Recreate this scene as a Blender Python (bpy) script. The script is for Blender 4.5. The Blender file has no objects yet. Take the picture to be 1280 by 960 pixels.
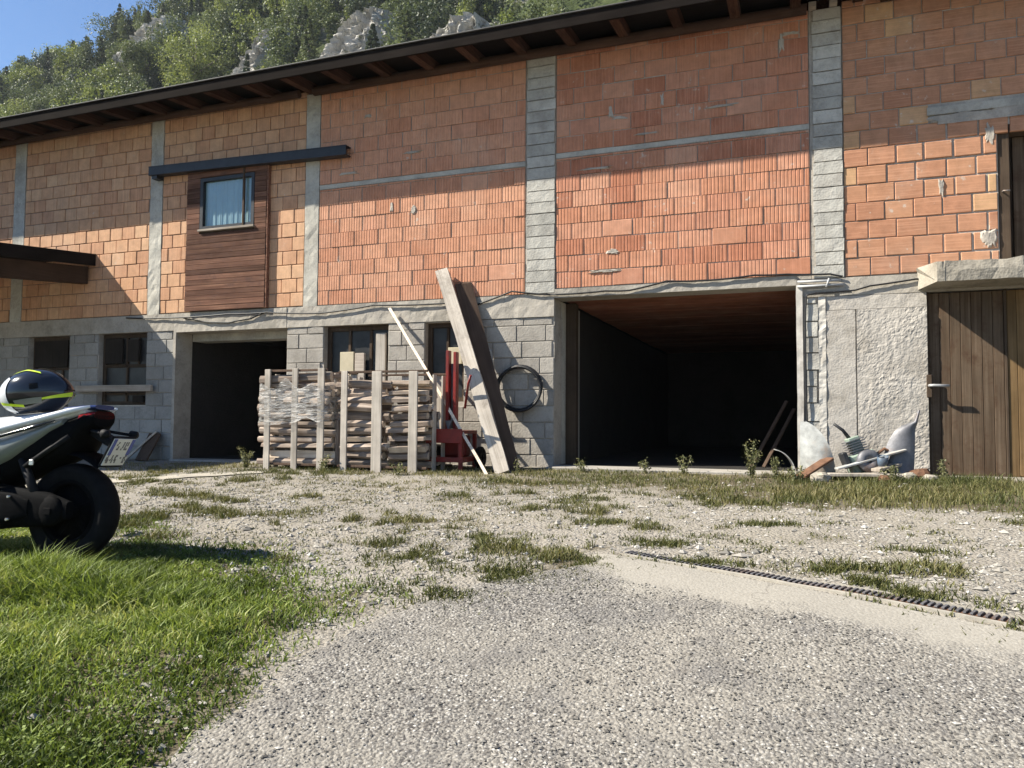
import bpy, math, random
import numpy as np
from mathutils import Vector, Matrix, noise as mnoise

random.seed(7)
rng = np.random.default_rng(11)
scene = bpy.context.scene
COL = scene.collection

# ------------------------------------------------------------------ camera
PITCH, YAW, ROLL = math.radians(2.7), math.radians(20.4), math.radians(0.37)
CAM = Vector((0.0, -9.2, 0.66))
fw = Vector((-math.sin(YAW)*math.cos(PITCH), math.cos(YAW)*math.cos(PITCH), math.sin(PITCH)))
rt = Vector((math.cos(YAW), math.sin(YAW), 0.0))
upv = rt.cross(fw)
r2 = rt*math.cos(ROLL) + upv*math.sin(ROLL)
u2 = upv*math.cos(ROLL) - rt*math.sin(ROLL)
cam_data = bpy.data.cameras.new('camera')
cam = bpy.data.objects.new('camera', cam_data)
COL.objects.link(cam)
cam.matrix_world = Matrix(((r2.x, u2.x, -fw.x, CAM.x), (r2.y, u2.y, -fw.y, CAM.y), (r2.z, u2.z, -fw.z, CAM.z), (0, 0, 0, 1)))
cam_data.sensor_width = 36.0
cam_data.lens = 961/1280*36.0
cam_data.clip_start = 0.05
cam_data.clip_end = 3000
scene.camera = cam

# ------------------------------------------------------------------ sky and sun
SUN = Vector((2.3, 1.0, -2.24)).normalized()          # direction the light travels
elev = math.asin(-SUN.z)
world = bpy.data.worlds.new('World')
scene.world = world
world.use_nodes = True
wn = world.node_tree
sky = wn.nodes.new('ShaderNodeTexSky')
sky.sky_type = 'NISHITA'
sky.sun_disc = False
sky.sun_elevation = elev
sky.sun_rotation = math.atan2(-SUN.x, -SUN.y)         # clockwise from +Y
sky.altitude = 600
sky.air_density = 1.25
sky.dust_density = 0.1
sky.ozone_density = 3.0
bg = wn.nodes['Background']
bg.inputs['Strength'].default_value = 0.05
tint = wn.nodes.new('ShaderNodeMix')
tint.data_type, tint.blend_type = 'RGBA', 'MULTIPLY'
tint.inputs[0].default_value = 1.0
tint.inputs[7].default_value = (0.86, 1.0, 1.18, 1)     # the deep alpine blue of the photograph, over the whole sky
wn.links.new(sky.outputs['Color'], tint.inputs[6])
wn.links.new(tint.outputs[2], bg.inputs['Color'])
sun_data = bpy.data.lights.new('sun', 'SUN')
sun_data.energy = 5.0
sun_data.angle = math.radians(0.5)
sun_data.color = (1.0, 0.935, 0.81)
sun = bpy.data.objects.new('sun', sun_data)
COL.objects.link(sun)
sun.rotation_euler = SUN.to_track_quat('-Z', 'Y').to_euler()
sun.location = (-20, -20, 30)
scene.view_settings.view_transform = 'Standard'
scene.view_settings.look = 'None'
scene.view_settings.gamma = 1.0
scene.view_settings.exposure = 1.4
scene.render.engine = 'CYCLES'
scene.cycles.use_denoising = True
scene.cycles.max_bounces = 6
scene.cycles.transparent_max_bounces = 12

# ------------------------------------------------------------------ material helpers
MATS = {}


class NT:
    def __init__(self, name):
        self.m = bpy.data.materials.new(name)
        self.m.use_nodes = True
        self.t = self.m.node_tree
        self.b = self.t.nodes['Principled BSDF']
        self.out = self.t.nodes['Material Output']
        MATS[name] = self.m

    def n(self, typ, ins=None, **kw):
        nd = self.t.nodes.new('ShaderNode' + typ)
        for k, v in kw.items():
            setattr(nd, k, v)
        for k, v in (ins or {}).items():
            self.set(nd.inputs[k], v)
        return nd

    def set(self, sock, v):
        if hasattr(v, 'is_output'):
            self.t.links.new(v, sock)
        elif isinstance(v, bpy.types.Node):
            self.t.links.new(v.outputs[0], sock)
        else:
            if isinstance(v, (tuple, list)) and len(v) == 3 and sock.type == 'RGBA':
                v = (*v, 1)
            sock.default_value = v

    def coords(self, kind='Object', scale=(1, 1, 1), rnd=False):
        tc = self.n('TexCoord')
        src = tc.outputs[kind]
        if rnd:
            oi = self.n('ObjectInfo')
            mul = self.n('VectorMath', {0: src}, operation='ADD')
            cb = self.n('CombineXYZ')
            ml = self.n('Math', {0: oi.outputs['Random'], 1: 37.0}, operation='MULTIPLY')
            self.set(cb.inputs[0], ml)
            self.set(cb.inputs[2], ml)
            self.set(mul.inputs[1], cb)
            src = mul.outputs[0]
        mp = self.n('Mapping', {'Vector': src, 'Scale': scale})
        return mp.outputs[0]

    def noise(self, vec, scale, detail=5, rough=0.6, out='Fac'):
        return self.n('TexNoise', {'Vector': vec, 'Scale': scale, 'Detail': detail, 'Roughness': rough}).outputs[out]

    def voro(self, vec, scale, out='Distance', feature='F1', rand=1.0):
        return self.n('TexVoronoi', {'Vector': vec, 'Scale': scale, 'Randomness': rand}, feature=feature).outputs[out]

    def ramp(self, fac, stops):
        r = self.n('ValToRGB', {0: fac})
        e = r.color_ramp.elements
        while len(e) > 1:
            e.remove(e[-1])
        for i, (p, c) in enumerate(stops):
            el = e[0] if i == 0 else e.new(p)
            el.position = p
            el.color = (*c, 1) if len(c) == 3 else c
        return r.outputs[0]

    def fr(self, fac, a, b, lo=0.0, hi=1.0):
        m = self.n('MapRange', {0: fac, 1: a, 2: b, 3: lo, 4: hi})
        m.clamp = True
        return m.outputs[0]

    def mix(self, fac, a, b, mode='MIX'):
        m = self.n('Mix', data_type='RGBA', blend_type=mode)
        self.set(m.inputs[0], fac)
        self.set(m.inputs[6], a)
        self.set(m.inputs[7], b)
        return m.outputs[2]

    def math(self, op, a, b=0.0, clamp=False):
        m = self.n('Math', {0: a, 1: b}, operation=op)
        m.use_clamp = clamp
        return m.outputs[0]

    def bump(self, h, strength=0.3, dist=0.01, normal=None):
        b = self.n('Bump', {'Height': h, 'Strength': strength, 'Distance': dist})
        if normal is not None:
            self.set(b.inputs['Normal'], normal)
        return b.outputs[0]

    def done(self, col=None, rough=None, normal=None, metallic=None, spec=None):
        for k, v in (('Base Color', col), ('Roughness', rough), ('Normal', normal), ('Metallic', metallic), ('Specular IOR Level', spec)):
            if v is not None:
                self.set(self.b.inputs[k], v)
        return self.m

    def attr(self, name):
        return self.n('Attribute', attribute_name=name).outputs['Fac']

    def rand(self):
        return self.n('ObjectInfo').outputs['Random']


def simple(name, col, rough=0.7, var=0.25, scale=6.0, bump=0.15, bscale=60, bdist=0.004, metallic=0.0, objvar=0.0, stretch=(1, 1, 1), spec=0.3, dirt=None):
    N = NT(name)
    v = N.coords('Object', stretch, rnd=objvar > 0)
    n1 = N.noise(v, scale, 6, 0.65)
    lo = tuple(c*(1-var) for c in col)
    hi = tuple(min(1, c*(1+var)) for c in col)
    c = N.ramp(n1, [(0.3, lo), (0.7, hi)])
    if dirt:
        d = N.fr(N.noise(v, scale*0.35, 5, 0.7), 0.52, 0.72)
        c = N.mix(d, c, dirt)
    if objvar > 0:
        k = N.fr(N.rand(), 0, 1, 1-objvar, 1+objvar)
        c = N.mix(1.0, c, N.n('CombineXYZ', {0: k, 1: k, 2: k}), 'MULTIPLY')
    nb = N.bump(N.noise(v, bscale, 4, 0.6), bump, bdist)
    return N.done(c, rough, nb, metallic, spec)


def brick_mat(name, cols, mortar=0.0, streak=None, stripes=False):
    """fired clay block: colour by object / face random, scuffs, mortar smears"""
    N = NT(name)
    v = N.coords('Object', rnd=True)
    r = N.math('FRACT', N.math('ADD', N.rand(), N.attr('rnd')))
    c = N.ramp(r, [(i/(len(cols)-1) if len(cols) > 1 else 0, k) for i, k in enumerate(cols)])
    n = N.noise(v, 7, 6, 0.7)
    kk = N.fr(n, 0.25, 0.75, 0.72, 1.22)
    c = N.mix(1.0, c, N.n('CombineXYZ', {0: kk, 1: kk, 2: kk}), 'MULTIPLY')
    st = N.coords('Object', (1.5, 1.5, 60) if streak == 'h' else (70, 1.5, 1.0), rnd=True)
    sn = N.noise(st, 1.0, 3, 0.6)
    c = N.mix(N.fr(sn, 0.5, 0.75, 0, 0.55), c, tuple(min(1, x*1.45+0.05) for x in cols[0]))
    c = N.mix(N.fr(sn, 0.42, 0.28, 0, 0.35), c, tuple(x*0.55 for x in cols[0]))
    # bloom and grime over the whole wall, in wall coordinates
    pos = N.n('NewGeometry').outputs['Position']
    big = N.noise(pos, 1.1, 5, 0.65)
    c = N.mix(N.fr(big, 0.5, 0.8, 0, 0.28), c, (0.55, 0.42, 0.32))
    if mortar > 0:
        mn = N.math('MULTIPLY', N.noise(pos, 2.2, 6, 0.75), N.noise(pos, 14, 4, 0.6))
        c = N.mix(N.fr(mn, 0.40-0.1*mortar, 0.46-0.1*mortar, 0, 0.75), c, (0.50, 0.45, 0.39))
    hb = N.math('ADD', N.math('MULTIPLY', sn, 0.6), N.noise(v, 90, 3, 0.6))
    return N.done(c, 0.9, N.bump(hb, 0.45, 0.004), spec=0.15)


def wood(name, cols, axis=0, rough=0.85, fine=45, long=1.2, objvar=0.2, bump=0.4, spec=0.08, stain=None):
    N = NT(name)
    s = [fine, fine, fine]
    s[axis] = long
    v = N.coords('Object', tuple(s), rnd=True)
    n = N.noise(v, 1.0, 5, 0.65)
    c = N.ramp(n, [(0.25 + 0.5*i/(len(cols)-1), k) for i, k in enumerate(cols)])
    v2 = N.coords('Object', (1, 1, 1), rnd=True)
    big = N.noise(v2, 2.5, 5, 0.6)
    kb = N.fr(big, 0.3, 0.7, 0.7, 1.2)
    if objvar:
        kb = N.math('MULTIPLY', kb, N.fr(N.rand(), 0, 1, 1-objvar, 1+objvar))
    c = N.mix(1.0, c, N.n('CombineXYZ', {0: kb, 1: kb, 2: kb}), 'MULTIPLY')
    if stain:
        c = N.mix(N.fr(N.noise(v2, 5, 6, 0.7), 0.5, 0.68, 0, 0.8), c, stain)
    return N.done(c, rough, N.bump(n, bump, 0.004), spec=spec)


def concrete(name, col, dark=0.55, rough=0.92, pits=0.4, stain=(0.20, 0.19, 0.17), objvar=0.1, bump=0.5):
    N = NT(name)
    v = N.coords('Object', rnd=objvar > 0)
    a = N.noise(v, 3.0, 8, 0.7)
    b = N.noise(v, 28, 6, 0.7)
    f = N.math('ADD', N.math('MULTIPLY', a, 0.6), N.math('MULTIPLY', b, 0.4))
    c = N.ramp(f, [(0.3, tuple(x*dark for x in col)), (0.5, col), (0.7, tuple(min(1, x*1.2) for x in col))])
    c = N.mix(N.fr(N.noise(v, 1.3, 6, 0.7), 0.50, 0.70, 0, 0.7), c, stain)
    wp = N.n('NewGeometry').outputs['Position']
    c = N.mix(N.fr(N.noise(N.n('VectorMath', {0: wp, 1: (2.2, 2.2, 0.8)}, operation='MULTIPLY').outputs[0], 1.0, 7, 0.75), 0.50, 0.72, 0, 0.55), c, stain)
    pit = N.voro(v, 45)
    c = N.mix(N.fr(pit, 0.22, 0.08, 0, pits), c, tuple(x*0.4 for x in col))
    if objvar:
        k = N.fr(N.rand(), 0, 1, 1-objvar, 1+objvar)
        c = N.mix(1.0, c, N.n('CombineXYZ', {0: k, 1: k, 2: k}), 'MULTIPLY')
    h = N.math('ADD', N.math('MULTIPLY', b, 0.7), N.math('MULTIPLY', pit, 0.5))
    return N.done(c, rough, N.bump(h, bump, 0.005), spec=0.1)


def leaf_mat(name, stops, trans=0.35, rough=0.55):
    N = NT(name)
    a = N.attr('v')
    c = N.ramp(a, stops)
    N.set(N.b.inputs['Base Color'], c)
    N.b.inputs['Roughness'].default_value = rough
    N.b.inputs['Specular IOR Level'].default_value = 0.25
    tr = N.n('BsdfTranslucent', {'Color': N.mix(1.0, c, (1.0, 1.0, 0.55), 'MULTIPLY')})
    ms = N.n('MixShader', {0: trans, 1: N.b.outputs[0], 2: tr.outputs[0]})
    N.t.links.new(ms.outputs[0], N.out.inputs[0])
    return N.m


# ------------------------------------------------------------------ mesh helpers
LOC = {}


def tag(o, label=None, cat=None, group=None, kind=None):
    if label: o['label'] = label
    if cat: o['category'] = cat
    if group: o['group'] = group
    if kind: o['kind'] = kind
    return o


def thing(name, loc, label, cat, group=None, rotz=0.0):
    o = bpy.data.objects.new(name, None)
    COL.objects.link(o)
    o.location = loc
    o.rotation_euler = (0, 0, rotz)
    o.empty_display_size = 0.2
    LOC[o.name] = Vector(loc)
    return tag(o, label, cat, group)


def link(name, me, parent=None, loc=(0, 0, 0)):
    o = bpy.data.objects.new(name, me)
    COL.objects.link(o)
    o.location = loc
    if parent is not None:
        o.parent = parent
    return o


class MB:
    """collects geometry; build() links it as one mesh object"""
    def __init__(self):
        self.v, self.f, self.mi, self.sm = [], [], [], []
        self.cur = 0
        self.smooth = False

    def add(self, vs, fs, M=None):
        o = len(self.v)
        self.v += [tuple(M @ Vector(p)) if M is not None else tuple(p) for p in vs]
        for q in fs:
            self.f.append(tuple(i+o for i in q))
            self.mi.append(self.cur)
            self.sm.append(self.smooth)
        return self

    def box(self, x0, y0, z0, x1, y1, z1, ch=0.0, M=None):
        if ch <= 0:
            vs = [(x, y, z) for x in (x0, x1) for y in (y0, y1) for z in (z0, z1)]
            fs = [(0, 1, 3, 2), (4, 6, 7, 5), (0, 4, 5, 1), (2, 3, 7, 6), (0, 2, 6, 4), (1, 5, 7, 3)]
            return self.add(vs, fs, M)
        c = ch
        vs, idx = [], {}
        for i, (x, sx) in enumerate(((x0, 1), (x1, -1))):
            for j, (y, sy) in enumerate(((y0, 1), (y1, -1))):
                for k, (z, sz) in enumerate(((z0, 1), (z1, -1))):
                    for a in range(3):
                        p = [x+sx*c, y+sy*c, z+sz*c]
                        p[a] = (x, y, z)[a]
                        idx[(i, j, k, a)] = len(vs)
                        vs.append(tuple(p))
        fs = []
        for a in range(3):
            b, d = (a+1) % 3, (a+2) % 3
            for s in (0, 1):
                q = []
                for (m, n) in ((0, 0), (1, 0), (1, 1), (0, 1)):
                    key = [0, 0, 0]
                    key[a], key[b], key[d] = s, m, n
                    q.append(idx[(*key, a)])
                fs.append(tuple(q if s else q[::-1]))
        for a in range(3):                                  # edges along axis a
            b, d = (a+1) % 3, (a+2) % 3
            for m in (0, 1):
                for n in (0, 1):
                    q = []
                    for (s, w) in ((0, b), (1, b), (1, d), (0, d)):
                        key = [0, 0, 0]
                        key[a], key[b], key[d] = s, m, n
                        q.append(idx[(*key, w)])
                    fs.append(tuple(q if (m ^ n) else q[::-1]))
        for i in (0, 1):
            for j in (0, 1):
                for k in (0, 1):
                    q = [idx[(i, j, k, a)] for a in range(3)]
                    fs.append(tuple(q if (i ^ j ^ k) else q[::-1]))
        return self.add(vs, fs, M)

    def bar(self, a, b, w, h, roll=0.0, ch=0.0):
        """box from point a to b, width w, height h"""
        a, b = Vector(a), Vector(b)
        d = b-a
        L = d.length
        z = d.normalized()
        ref = Vector((0, 0, 1)) if abs(z.z) < 0.9 else Vector((0, 1, 0))
        x = ref.cross(z).normalized()
        y = z.cross(x)
        R = Matrix((x, y, z)).transposed().to_4x4() @ Matrix.Rotation(roll, 4, 'Z')
        return self.box(-w/2, -h/2, 0, w/2, h/2, L, ch, Matrix.Translation(a) @ R)

    def tube(self, pts, rad, n=8, cap=True):
        pts = [Vector(p) for p in pts]
        if not hasattr(rad, '__len__'):
            rad = [rad]*len(pts)
        o = len(self.v)
        prev = None
        for i, p in enumerate(pts):
            t = (pts[min(i+1, len(pts)-1)]-pts[max(i-1, 0)]).normalized()
            if prev is None:
                ref = Vector((0, 0, 1)) if abs(t.z) < 0.9 else Vector((1, 0, 0))
                x = ref.cross(t).normalized()
            else:
                x = (prev - t*prev.dot(t)).normalized()
            prev = x
            y = t.cross(x)
            for k in range(n):
                a = 2*math.pi*k/n
                self.v.append(tuple(p + (x*math.cos(a)+y*math.sin(a))*rad[i]))
        for i in range(len(pts)-1):
            for k in range(n):
                k2 = (k+1) % n
                self.f.append((o+i*n+k, o+i*n+k2, o+(i+1)*n+k2, o+(i+1)*n+k))
                self.mi.append(self.cur)
                self.sm.append(True)
        if cap:
            self.f.append(tuple(o+k for k in range(n))[::-1])
            self.f.append(tuple(o+(len(pts)-1)*n+k for k in range(n)))
            self.mi += [self.cur]*2
            self.sm += [False]*2
        return self

    def lathe(self, prof, n=24, M=None, closed=False):
        """revolve (r, h) profile about local Z"""
        o = len(self.v)
        vs = []
        for (r, h) in prof:
            for k in range(n):
                a = 2*math.pi*k/n
                vs.append((r*math.cos(a), r*math.sin(a), h))
        fs = []
        m = len(prof)
        for i in range(m if closed else m-1):
            i2 = (i+1) % m
            for k in range(n):
                k2 = (k+1) % n
                fs.append((i*n+k, i*n+k2, i2*n+k2, i2*n+k))
        s, self.smooth = self.smooth, True
        self.add(vs, fs, M)
        self.smooth = s
        return self

    def grid(self, rows, close_u=False, close_v=False):
        """rows: list of equal-length point lists"""
        nr, nc = len(rows), len(rows[0])
        vs = [p for r in rows for p in r]
        fs = []
        for i in range(nr if close_v else nr-1):
            for j in range(nc if close_u else nc-1):
                i2, j2 = (i+1) % nr, (j+1) % nc
                fs.append((i*nc+j, i*nc+j2, i2*nc+j2, i2*nc+j))
        return self.add(vs, fs)

    def ngon(self, pts):
        return self.add(pts, [tuple(range(len(pts)))])

    def prism(self, poly, y0, y1, M=None):
        """poly in local XZ, extruded along Y"""
        n = len(poly)
        vs = [(x, y0, z) for x, z in poly]+[(x, y1, z) for x, z in poly]
        fs = [tuple(range(n)), tuple(range(2*n-1, n-1, -1))]
        fs += [((i+1) % n, i, i+n, (i+1) % n+n) for i in range(n)]
        return self.add(vs, fs, M)

    def mesh(self, name, mats, off=(0, 0, 0)):
        me = bpy.data.meshes.new(name)
        ox, oy, oz = off
        me.from_pydata([(x-ox, y-oy, z-oz) for x, y, z in self.v], [], self.f)
        if not isinstance(mats, (list, tuple)):
            mats = [mats]
        for m in mats:
            me.materials.append(MATS[m])
        me.polygons.foreach_set('material_index', self.mi)
        me.polygons.foreach_set('use_smooth', self.sm)
        me.update()
        return me

    def build(self, name, mats, parent=None, world=True, root=None):
        """world=True: verts are in scene space, shifted by the (unrotated) root's location"""
        off = (0, 0, 0)
        if parent is not None and world:
            r = parent
            while r.parent is not None:
                r = r.parent
            off = LOC.get(r.name, Vector((0, 0, 0)))
        return link(name, self.mesh(name, mats, off), parent)


def fast_mesh(name, verts, faces_flat, loop_tot, mats, attrs=None, smooth=False, mat_idx=None):
    me = bpy.data.meshes.new(name)
    nv = len(verts)
    me.vertices.add(nv)
    me.vertices.foreach_set('co', np.ascontiguousarray(verts, dtype=np.float32).ravel())
    me.loops.add(len(faces_flat))
    me.loops.foreach_set('vertex_index', np.ascontiguousarray(faces_flat, dtype=np.int32))
    me.polygons.add(len(loop_tot))
    lt = np.ascontiguousarray(loop_tot, dtype=np.int32)
    me.polygons.foreach_set('loop_start', np.concatenate(([0], np.cumsum(lt)[:-1])).astype(np.int32))
    if mat_idx is not None:
        me.polygons.foreach_set('material_index', np.ascontiguousarray(mat_idx, dtype=np.int32))
    me.polygons.foreach_set('use_smooth', np.full(len(lt), smooth))
    for m in mats:
        me.materials.append(MATS[m])
    for k, a in (attrs or {}).items():
        at = me.attributes.new(k, 'FLOAT', 'POINT')
        at.data.foreach_set('value', np.ascontiguousarray(a, dtype=np.float32))
    me.update(calc_edges=True)
    me.validate()
    return me


def vnoise(x, y, seed=0):
    """value noise 0..1"""
    x = np.asarray(x, float); y = np.asarray(y, float)
    xi, yi = np.floor(x).astype(np.int64), np.floor(y).astype(np.int64)
    fx, fy = x-xi, y-yi
    fx, fy = fx*fx*(3-2*fx), fy*fy*(3-2*fy)

    def h(a, b):
        n = (a*374761393 + b*668265263 + seed*1442695041) & 0x7fffffff
        n = ((n ^ (n >> 13))*1274126177) & 0x7fffffff
        return ((n ^ (n >> 16)) & 0xffff)/65535.0
    return (h(xi, yi)*(1-fx)+h(xi+1, yi)*fx)*(1-fy)+(h(xi, yi+1)*(1-fx)+h(xi+1, yi+1)*fx)*fy


def fbm(x, y, seed=0, oct=4):
    s, a, t = 0, 1.0, 0
    for i in range(oct):
        s = s+a*vnoise(np.asarray(x)*2**i, np.asarray(y)*2**i, seed+i)
        t += a
        a *= 0.5
    return s/t


def smst(a, b, x):
    t = np.clip((np.asarray(x, float)-a)/(b-a), 0, 1)
    return t*t*(3-2*t)


def gz(x, y):
    """height of the yard; the wall's front face is y = 0"""
    x = np.asarray(x, float); y = np.asarray(y, float)
    u = np.clip(-y, 0, 14)
    base = .02+.06*smst(-8.5, -6, x)+.03*smst(-3, 1.5, x)-.045*u
    r = .35*np.log1p(np.exp(np.clip((u-5.0)/.35, -30, 30)))*.13
    w = .2+.8*smst(-4.2, -1.0, x)
    bump = (fbm(x*1.6, y*1.6, 3, 3)-.5)*.035*smst(0.2, 1.5, u)
    return base-r*w+bump


def gzf(x, y):
    return float(gz(x, y))

# ------------------------------------------------------------------ materials
brick_mat('brick_red', [(0.41, 0.18, 0.105), (0.46, 0.22, 0.135), (0.36, 0.145, 0.085), (0.44, 0.21, 0.135), (0.49, 0.255, 0.165)], mortar=0.5)
brick_mat('brick_rose', [(0.47, 0.235, 0.145), (0.52, 0.275, 0.175), (0.43, 0.20, 0.12), (0.50, 0.26, 0.17)], mortar=0.35)
brick_mat('brick_tan', [(0.48, 0.27, 0.155), (0.52, 0.31, 0.185), (0.43, 0.23, 0.135), (0.55, 0.345, 0.21)], mortar=0.3)
brick_mat('brick_orange', [(0.40, 0.20, 0.115), (0.43, 0.225, 0.13), (0.36, 0.17, 0.10), (0.39, 0.20, 0.12), (0.42, 0.215, 0.125), (0.38, 0.185, 0.11), (0.41, 0.21, 0.125), (0.43, 0.22, 0.13), (0.52, 0.34, 0.18)], mortar=0.55, streak='h')
concrete('mortar', (0.40, 0.36, 0.31), objvar=0, bump=0.8)
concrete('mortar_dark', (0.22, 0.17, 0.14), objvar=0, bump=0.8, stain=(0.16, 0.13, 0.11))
concrete('concrete', (0.42, 0.40, 0.35), objvar=0)
concrete('concrete_beam', (0.36, 0.33, 0.285), objvar=0.05, stain=(0.18, 0.165, 0.14))
concrete('concrete_block', (0.41, 0.395, 0.355), objvar=0.16, bump=0.9, pits=0.5, stain=(0.22, 0.20, 0.175))
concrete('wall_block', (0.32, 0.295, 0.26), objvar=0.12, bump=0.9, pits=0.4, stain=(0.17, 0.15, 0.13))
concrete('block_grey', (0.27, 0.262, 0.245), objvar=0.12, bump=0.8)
concrete('plaster', (0.40, 0.37, 0.33), dark=0.6, objvar=0, bump=0.9, pits=0.3, stain=(0.24, 0.21, 0.17))
concrete('floor_concrete', (0.30, 0.28, 0.25), objvar=0)
concrete('interior_shade', (0.03, 0.028, 0.026), objvar=0, stain=(0.02, 0.019, 0.018))  # near-black concrete, the rooms' shade put into its colour
concrete('slab_concrete', (0.33, 0.30, 0.25), objvar=0, stain=(0.15, 0.135, 0.11), bump=1.0, dark=0.45)
brick_mat('terracotta', [(0.26, 0.10, 0.06), (0.30, 0.12, 0.07), (0.22, 0.085, 0.05)], streak='h')
wood('wood_rafter', [(0.029, 0.015, 0.011), (0.061, 0.032, 0.022), (0.101, 0.056, 0.037)], axis=1)
wood('wood_purlin', [(0.05, 0.03, 0.022), (0.09, 0.055, 0.04)], axis=0)
wood('wood_fascia', [(0.010, 0.008, 0.007), (0.019, 0.015, 0.013)], axis=0, objvar=0, rough=0.9, spec=0.03)
wood('wood_siding', [(0.07, 0.032, 0.022), (0.13, 0.066, 0.045), (0.25, 0.14, 0.09)], axis=0, objvar=0.4, stain=(0.085, 0.048, 0.038))
wood('wood_door', [(0.055, 0.037, 0.024), (0.10, 0.07, 0.047), (0.15, 0.112, 0.078)], axis=2, objvar=0.12, stain=(0.06, 0.033, 0.02))
wood('wood_door_warm', [(0.11, 0.066, 0.032), (0.18, 0.115, 0.055), (0.24, 0.16, 0.085)], axis=2, objvar=0.2)
wood('wood_frame_dark', [(0.05, 0.035, 0.025), (0.09, 0.065, 0.045)], axis=2)
wood('wood_grey', [(0.26, 0.225, 0.19), (0.40, 0.36, 0.31), (0.52, 0.47, 0.41)], axis=2, objvar=0.15)
wood('wood_grey_x', [(0.24, 0.20, 0.16), (0.36, 0.31, 0.26), (0.48, 0.43, 0.36)], axis=0, objvar=0.2)
wood('wood_plank', [(0.22, 0.185, 0.15), (0.34, 0.295, 0.245), (0.44, 0.39, 0.33)], axis=2, objvar=0.1)
wood('wood_beam_pale', [(0.30, 0.26, 0.215), (0.46, 0.41, 0.35), (0.58, 0.53, 0.46)], axis=2, objvar=0, stain=(0.22, 0.19, 0.16))
wood('wood_board_dark', [(0.06, 0.04, 0.03), (0.11, 0.075, 0.055)], axis=2)
wood('wood_beam_left', [(0.045, 0.028, 0.018), (0.085, 0.052, 0.035)], axis=1)
wood('log_split', [(0.42, 0.33, 0.25), (0.58, 0.49, 0.39), (0.70, 0.62, 0.52)], axis=0, objvar=0.3)
wood('log_bark', [(0.12, 0.09, 0.075), (0.28, 0.225, 0.185), (0.45, 0.38, 0.32)], axis=0, objvar=0.3, bump=1.0)
simple('steel_black', (0.022, 0.023, 0.026), 0.45, 0.3, 10, 0.15, 80)
simple('cable_black', (0.015, 0.015, 0.016), 0.5)
simple('conduit_grey', (0.36, 0.36, 0.36), 0.5, 0.15)
simple('galvanised', (0.30, 0.30, 0.30), 0.55, 0.3, 9, 0.2, 40, metallic=0.4, dirt=(0.17, 0.11, 0.08))
simple('steel_worn', (0.13, 0.13, 0.14), 0.5, 0.35, 9, 0.3, 50, metallic=0.25, dirt=(0.15, 0.09, 0.06))
simple('fascia_metal', (0.10, 0.10, 0.10), 0.6, 0.2, spec=0.2)
simple('white_metal', (0.34, 0.345, 0.33), 0.55, 0.35, 9, 0.1, 40, dirt=(0.34, 0.25, 0.18))
simple('white_trim', (0.50, 0.47, 0.42), 0.8, 0.25, 8, 0.3, 60, dirt=(0.30, 0.27, 0.23))
simple('rust', (0.12, 0.062, 0.036), 0.85, 0.4, 12, 0.4, 60)
simple('paint_red', (0.180, 0.017, 0.013), 0.45, 0.3, 8, 0.1, 50, dirt=(0.060, 0.018, 0.015))
simple('paint_green', (0.22, 0.27, 0.22), 0.5, 0.3, 9, 0.2, 60, dirt=(0.09, 0.07, 0.05))
simple('paint_blue', (0.06, 0.09, 0.13), 0.5, 0.3, dirt=(0.10, 0.08, 0.06))
simple('cream_board', (0.46, 0.40, 0.28), 0.7, 0.12)
simple('rubber', (0.009, 0.009, 0.010), 0.85, 0.3, 20, 0.3, 120, spec=0.1)
simple('curtain', (0.50, 0.56, 0.50), 0.9, 0.08, 4)
wood('wood_black', [(0.016, 0.013, 0.011), (0.035, 0.029, 0.024)], axis=2)
simple('painted_dark', (0.02, 0.02, 0.02), 0.95)  # near-black colour standing in for unlit space behind openings
N = NT('glass')
N.done((0.02, 0.03, 0.04), 0.03, spec=0.6)
g_tr = N.n('BsdfTransparent', {'Color': (0.80, 0.86, 0.90, 1)})
g_gl = N.n('BsdfGlossy', {'Color': (0.9, 0.95, 1, 1), 'Roughness': 0.03})
g_fr = N.n('LayerWeight', {'Blend': 0.5})
g_ad = N.math('ADD', N.math('MULTIPLY', N.math('POWER', g_fr.outputs['Facing'], 5.0), 0.9), 0.05)
g_ms = N.n('MixShader', {0: g_ad, 1: g_tr.outputs[0], 2: g_gl.outputs[0]})
N.t.links.new(g_ms.outputs[0], N.out.inputs[0])
simple('dark_glass', (0.03, 0.03, 0.03), 0.35, 0.5, 5, spec=0.25)  # dull near-black opaque pane colour, mottled at random
N = NT('plastic_film')
N.done((0.50, 0.49, 0.47), 0.35, spec=0.5)
pv = N.coords('Object', (3, 3, 14))
N.set(N.b.inputs['Normal'], N.bump(N.noise(pv, 3.0, 4, 0.6), 0.9, 0.03))
p_tr = N.n('BsdfTransparent', {'Color': (0.92, 0.92, 0.92, 1)})
p_f = N.fr(N.noise(pv, 2.2, 5, 0.65), 0.36, 0.66, 0.06, 0.60)
p_ms = N.n('MixShader', {0: p_f, 1: p_tr.outputs[0], 2: N.b.outputs[0]})
N.t.links.new(p_ms.outputs[0], N.out.inputs[0])

# ------------------------------------------------------------------ the barn
BARN = thing('brick_barn', (-5.0, 0.0, 0.0), 'long unfinished barn of red hollow bricks between grey concrete columns, brown eaves', 'building')
WT = 0.32                      # wall thickness
ZB, ZT = 2.27, 5.36            # brick zone
XL, XR = -15.4, 7.6


def part(mb, name, mat, parent=BARN, **kw):
    o = mb.build(name, mat, parent)
    for k, v in kw.items():
        o[k] = v
    return o


# structural backing of the upper wall (behind the bricks), split at the openings
def backing(x0, x1, z0, z1, mat='mortar', y=0.012, name='mortar_bed'):
    return part(MB().box(x0, y, z0, x1, WT, z1), name, mat)


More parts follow.
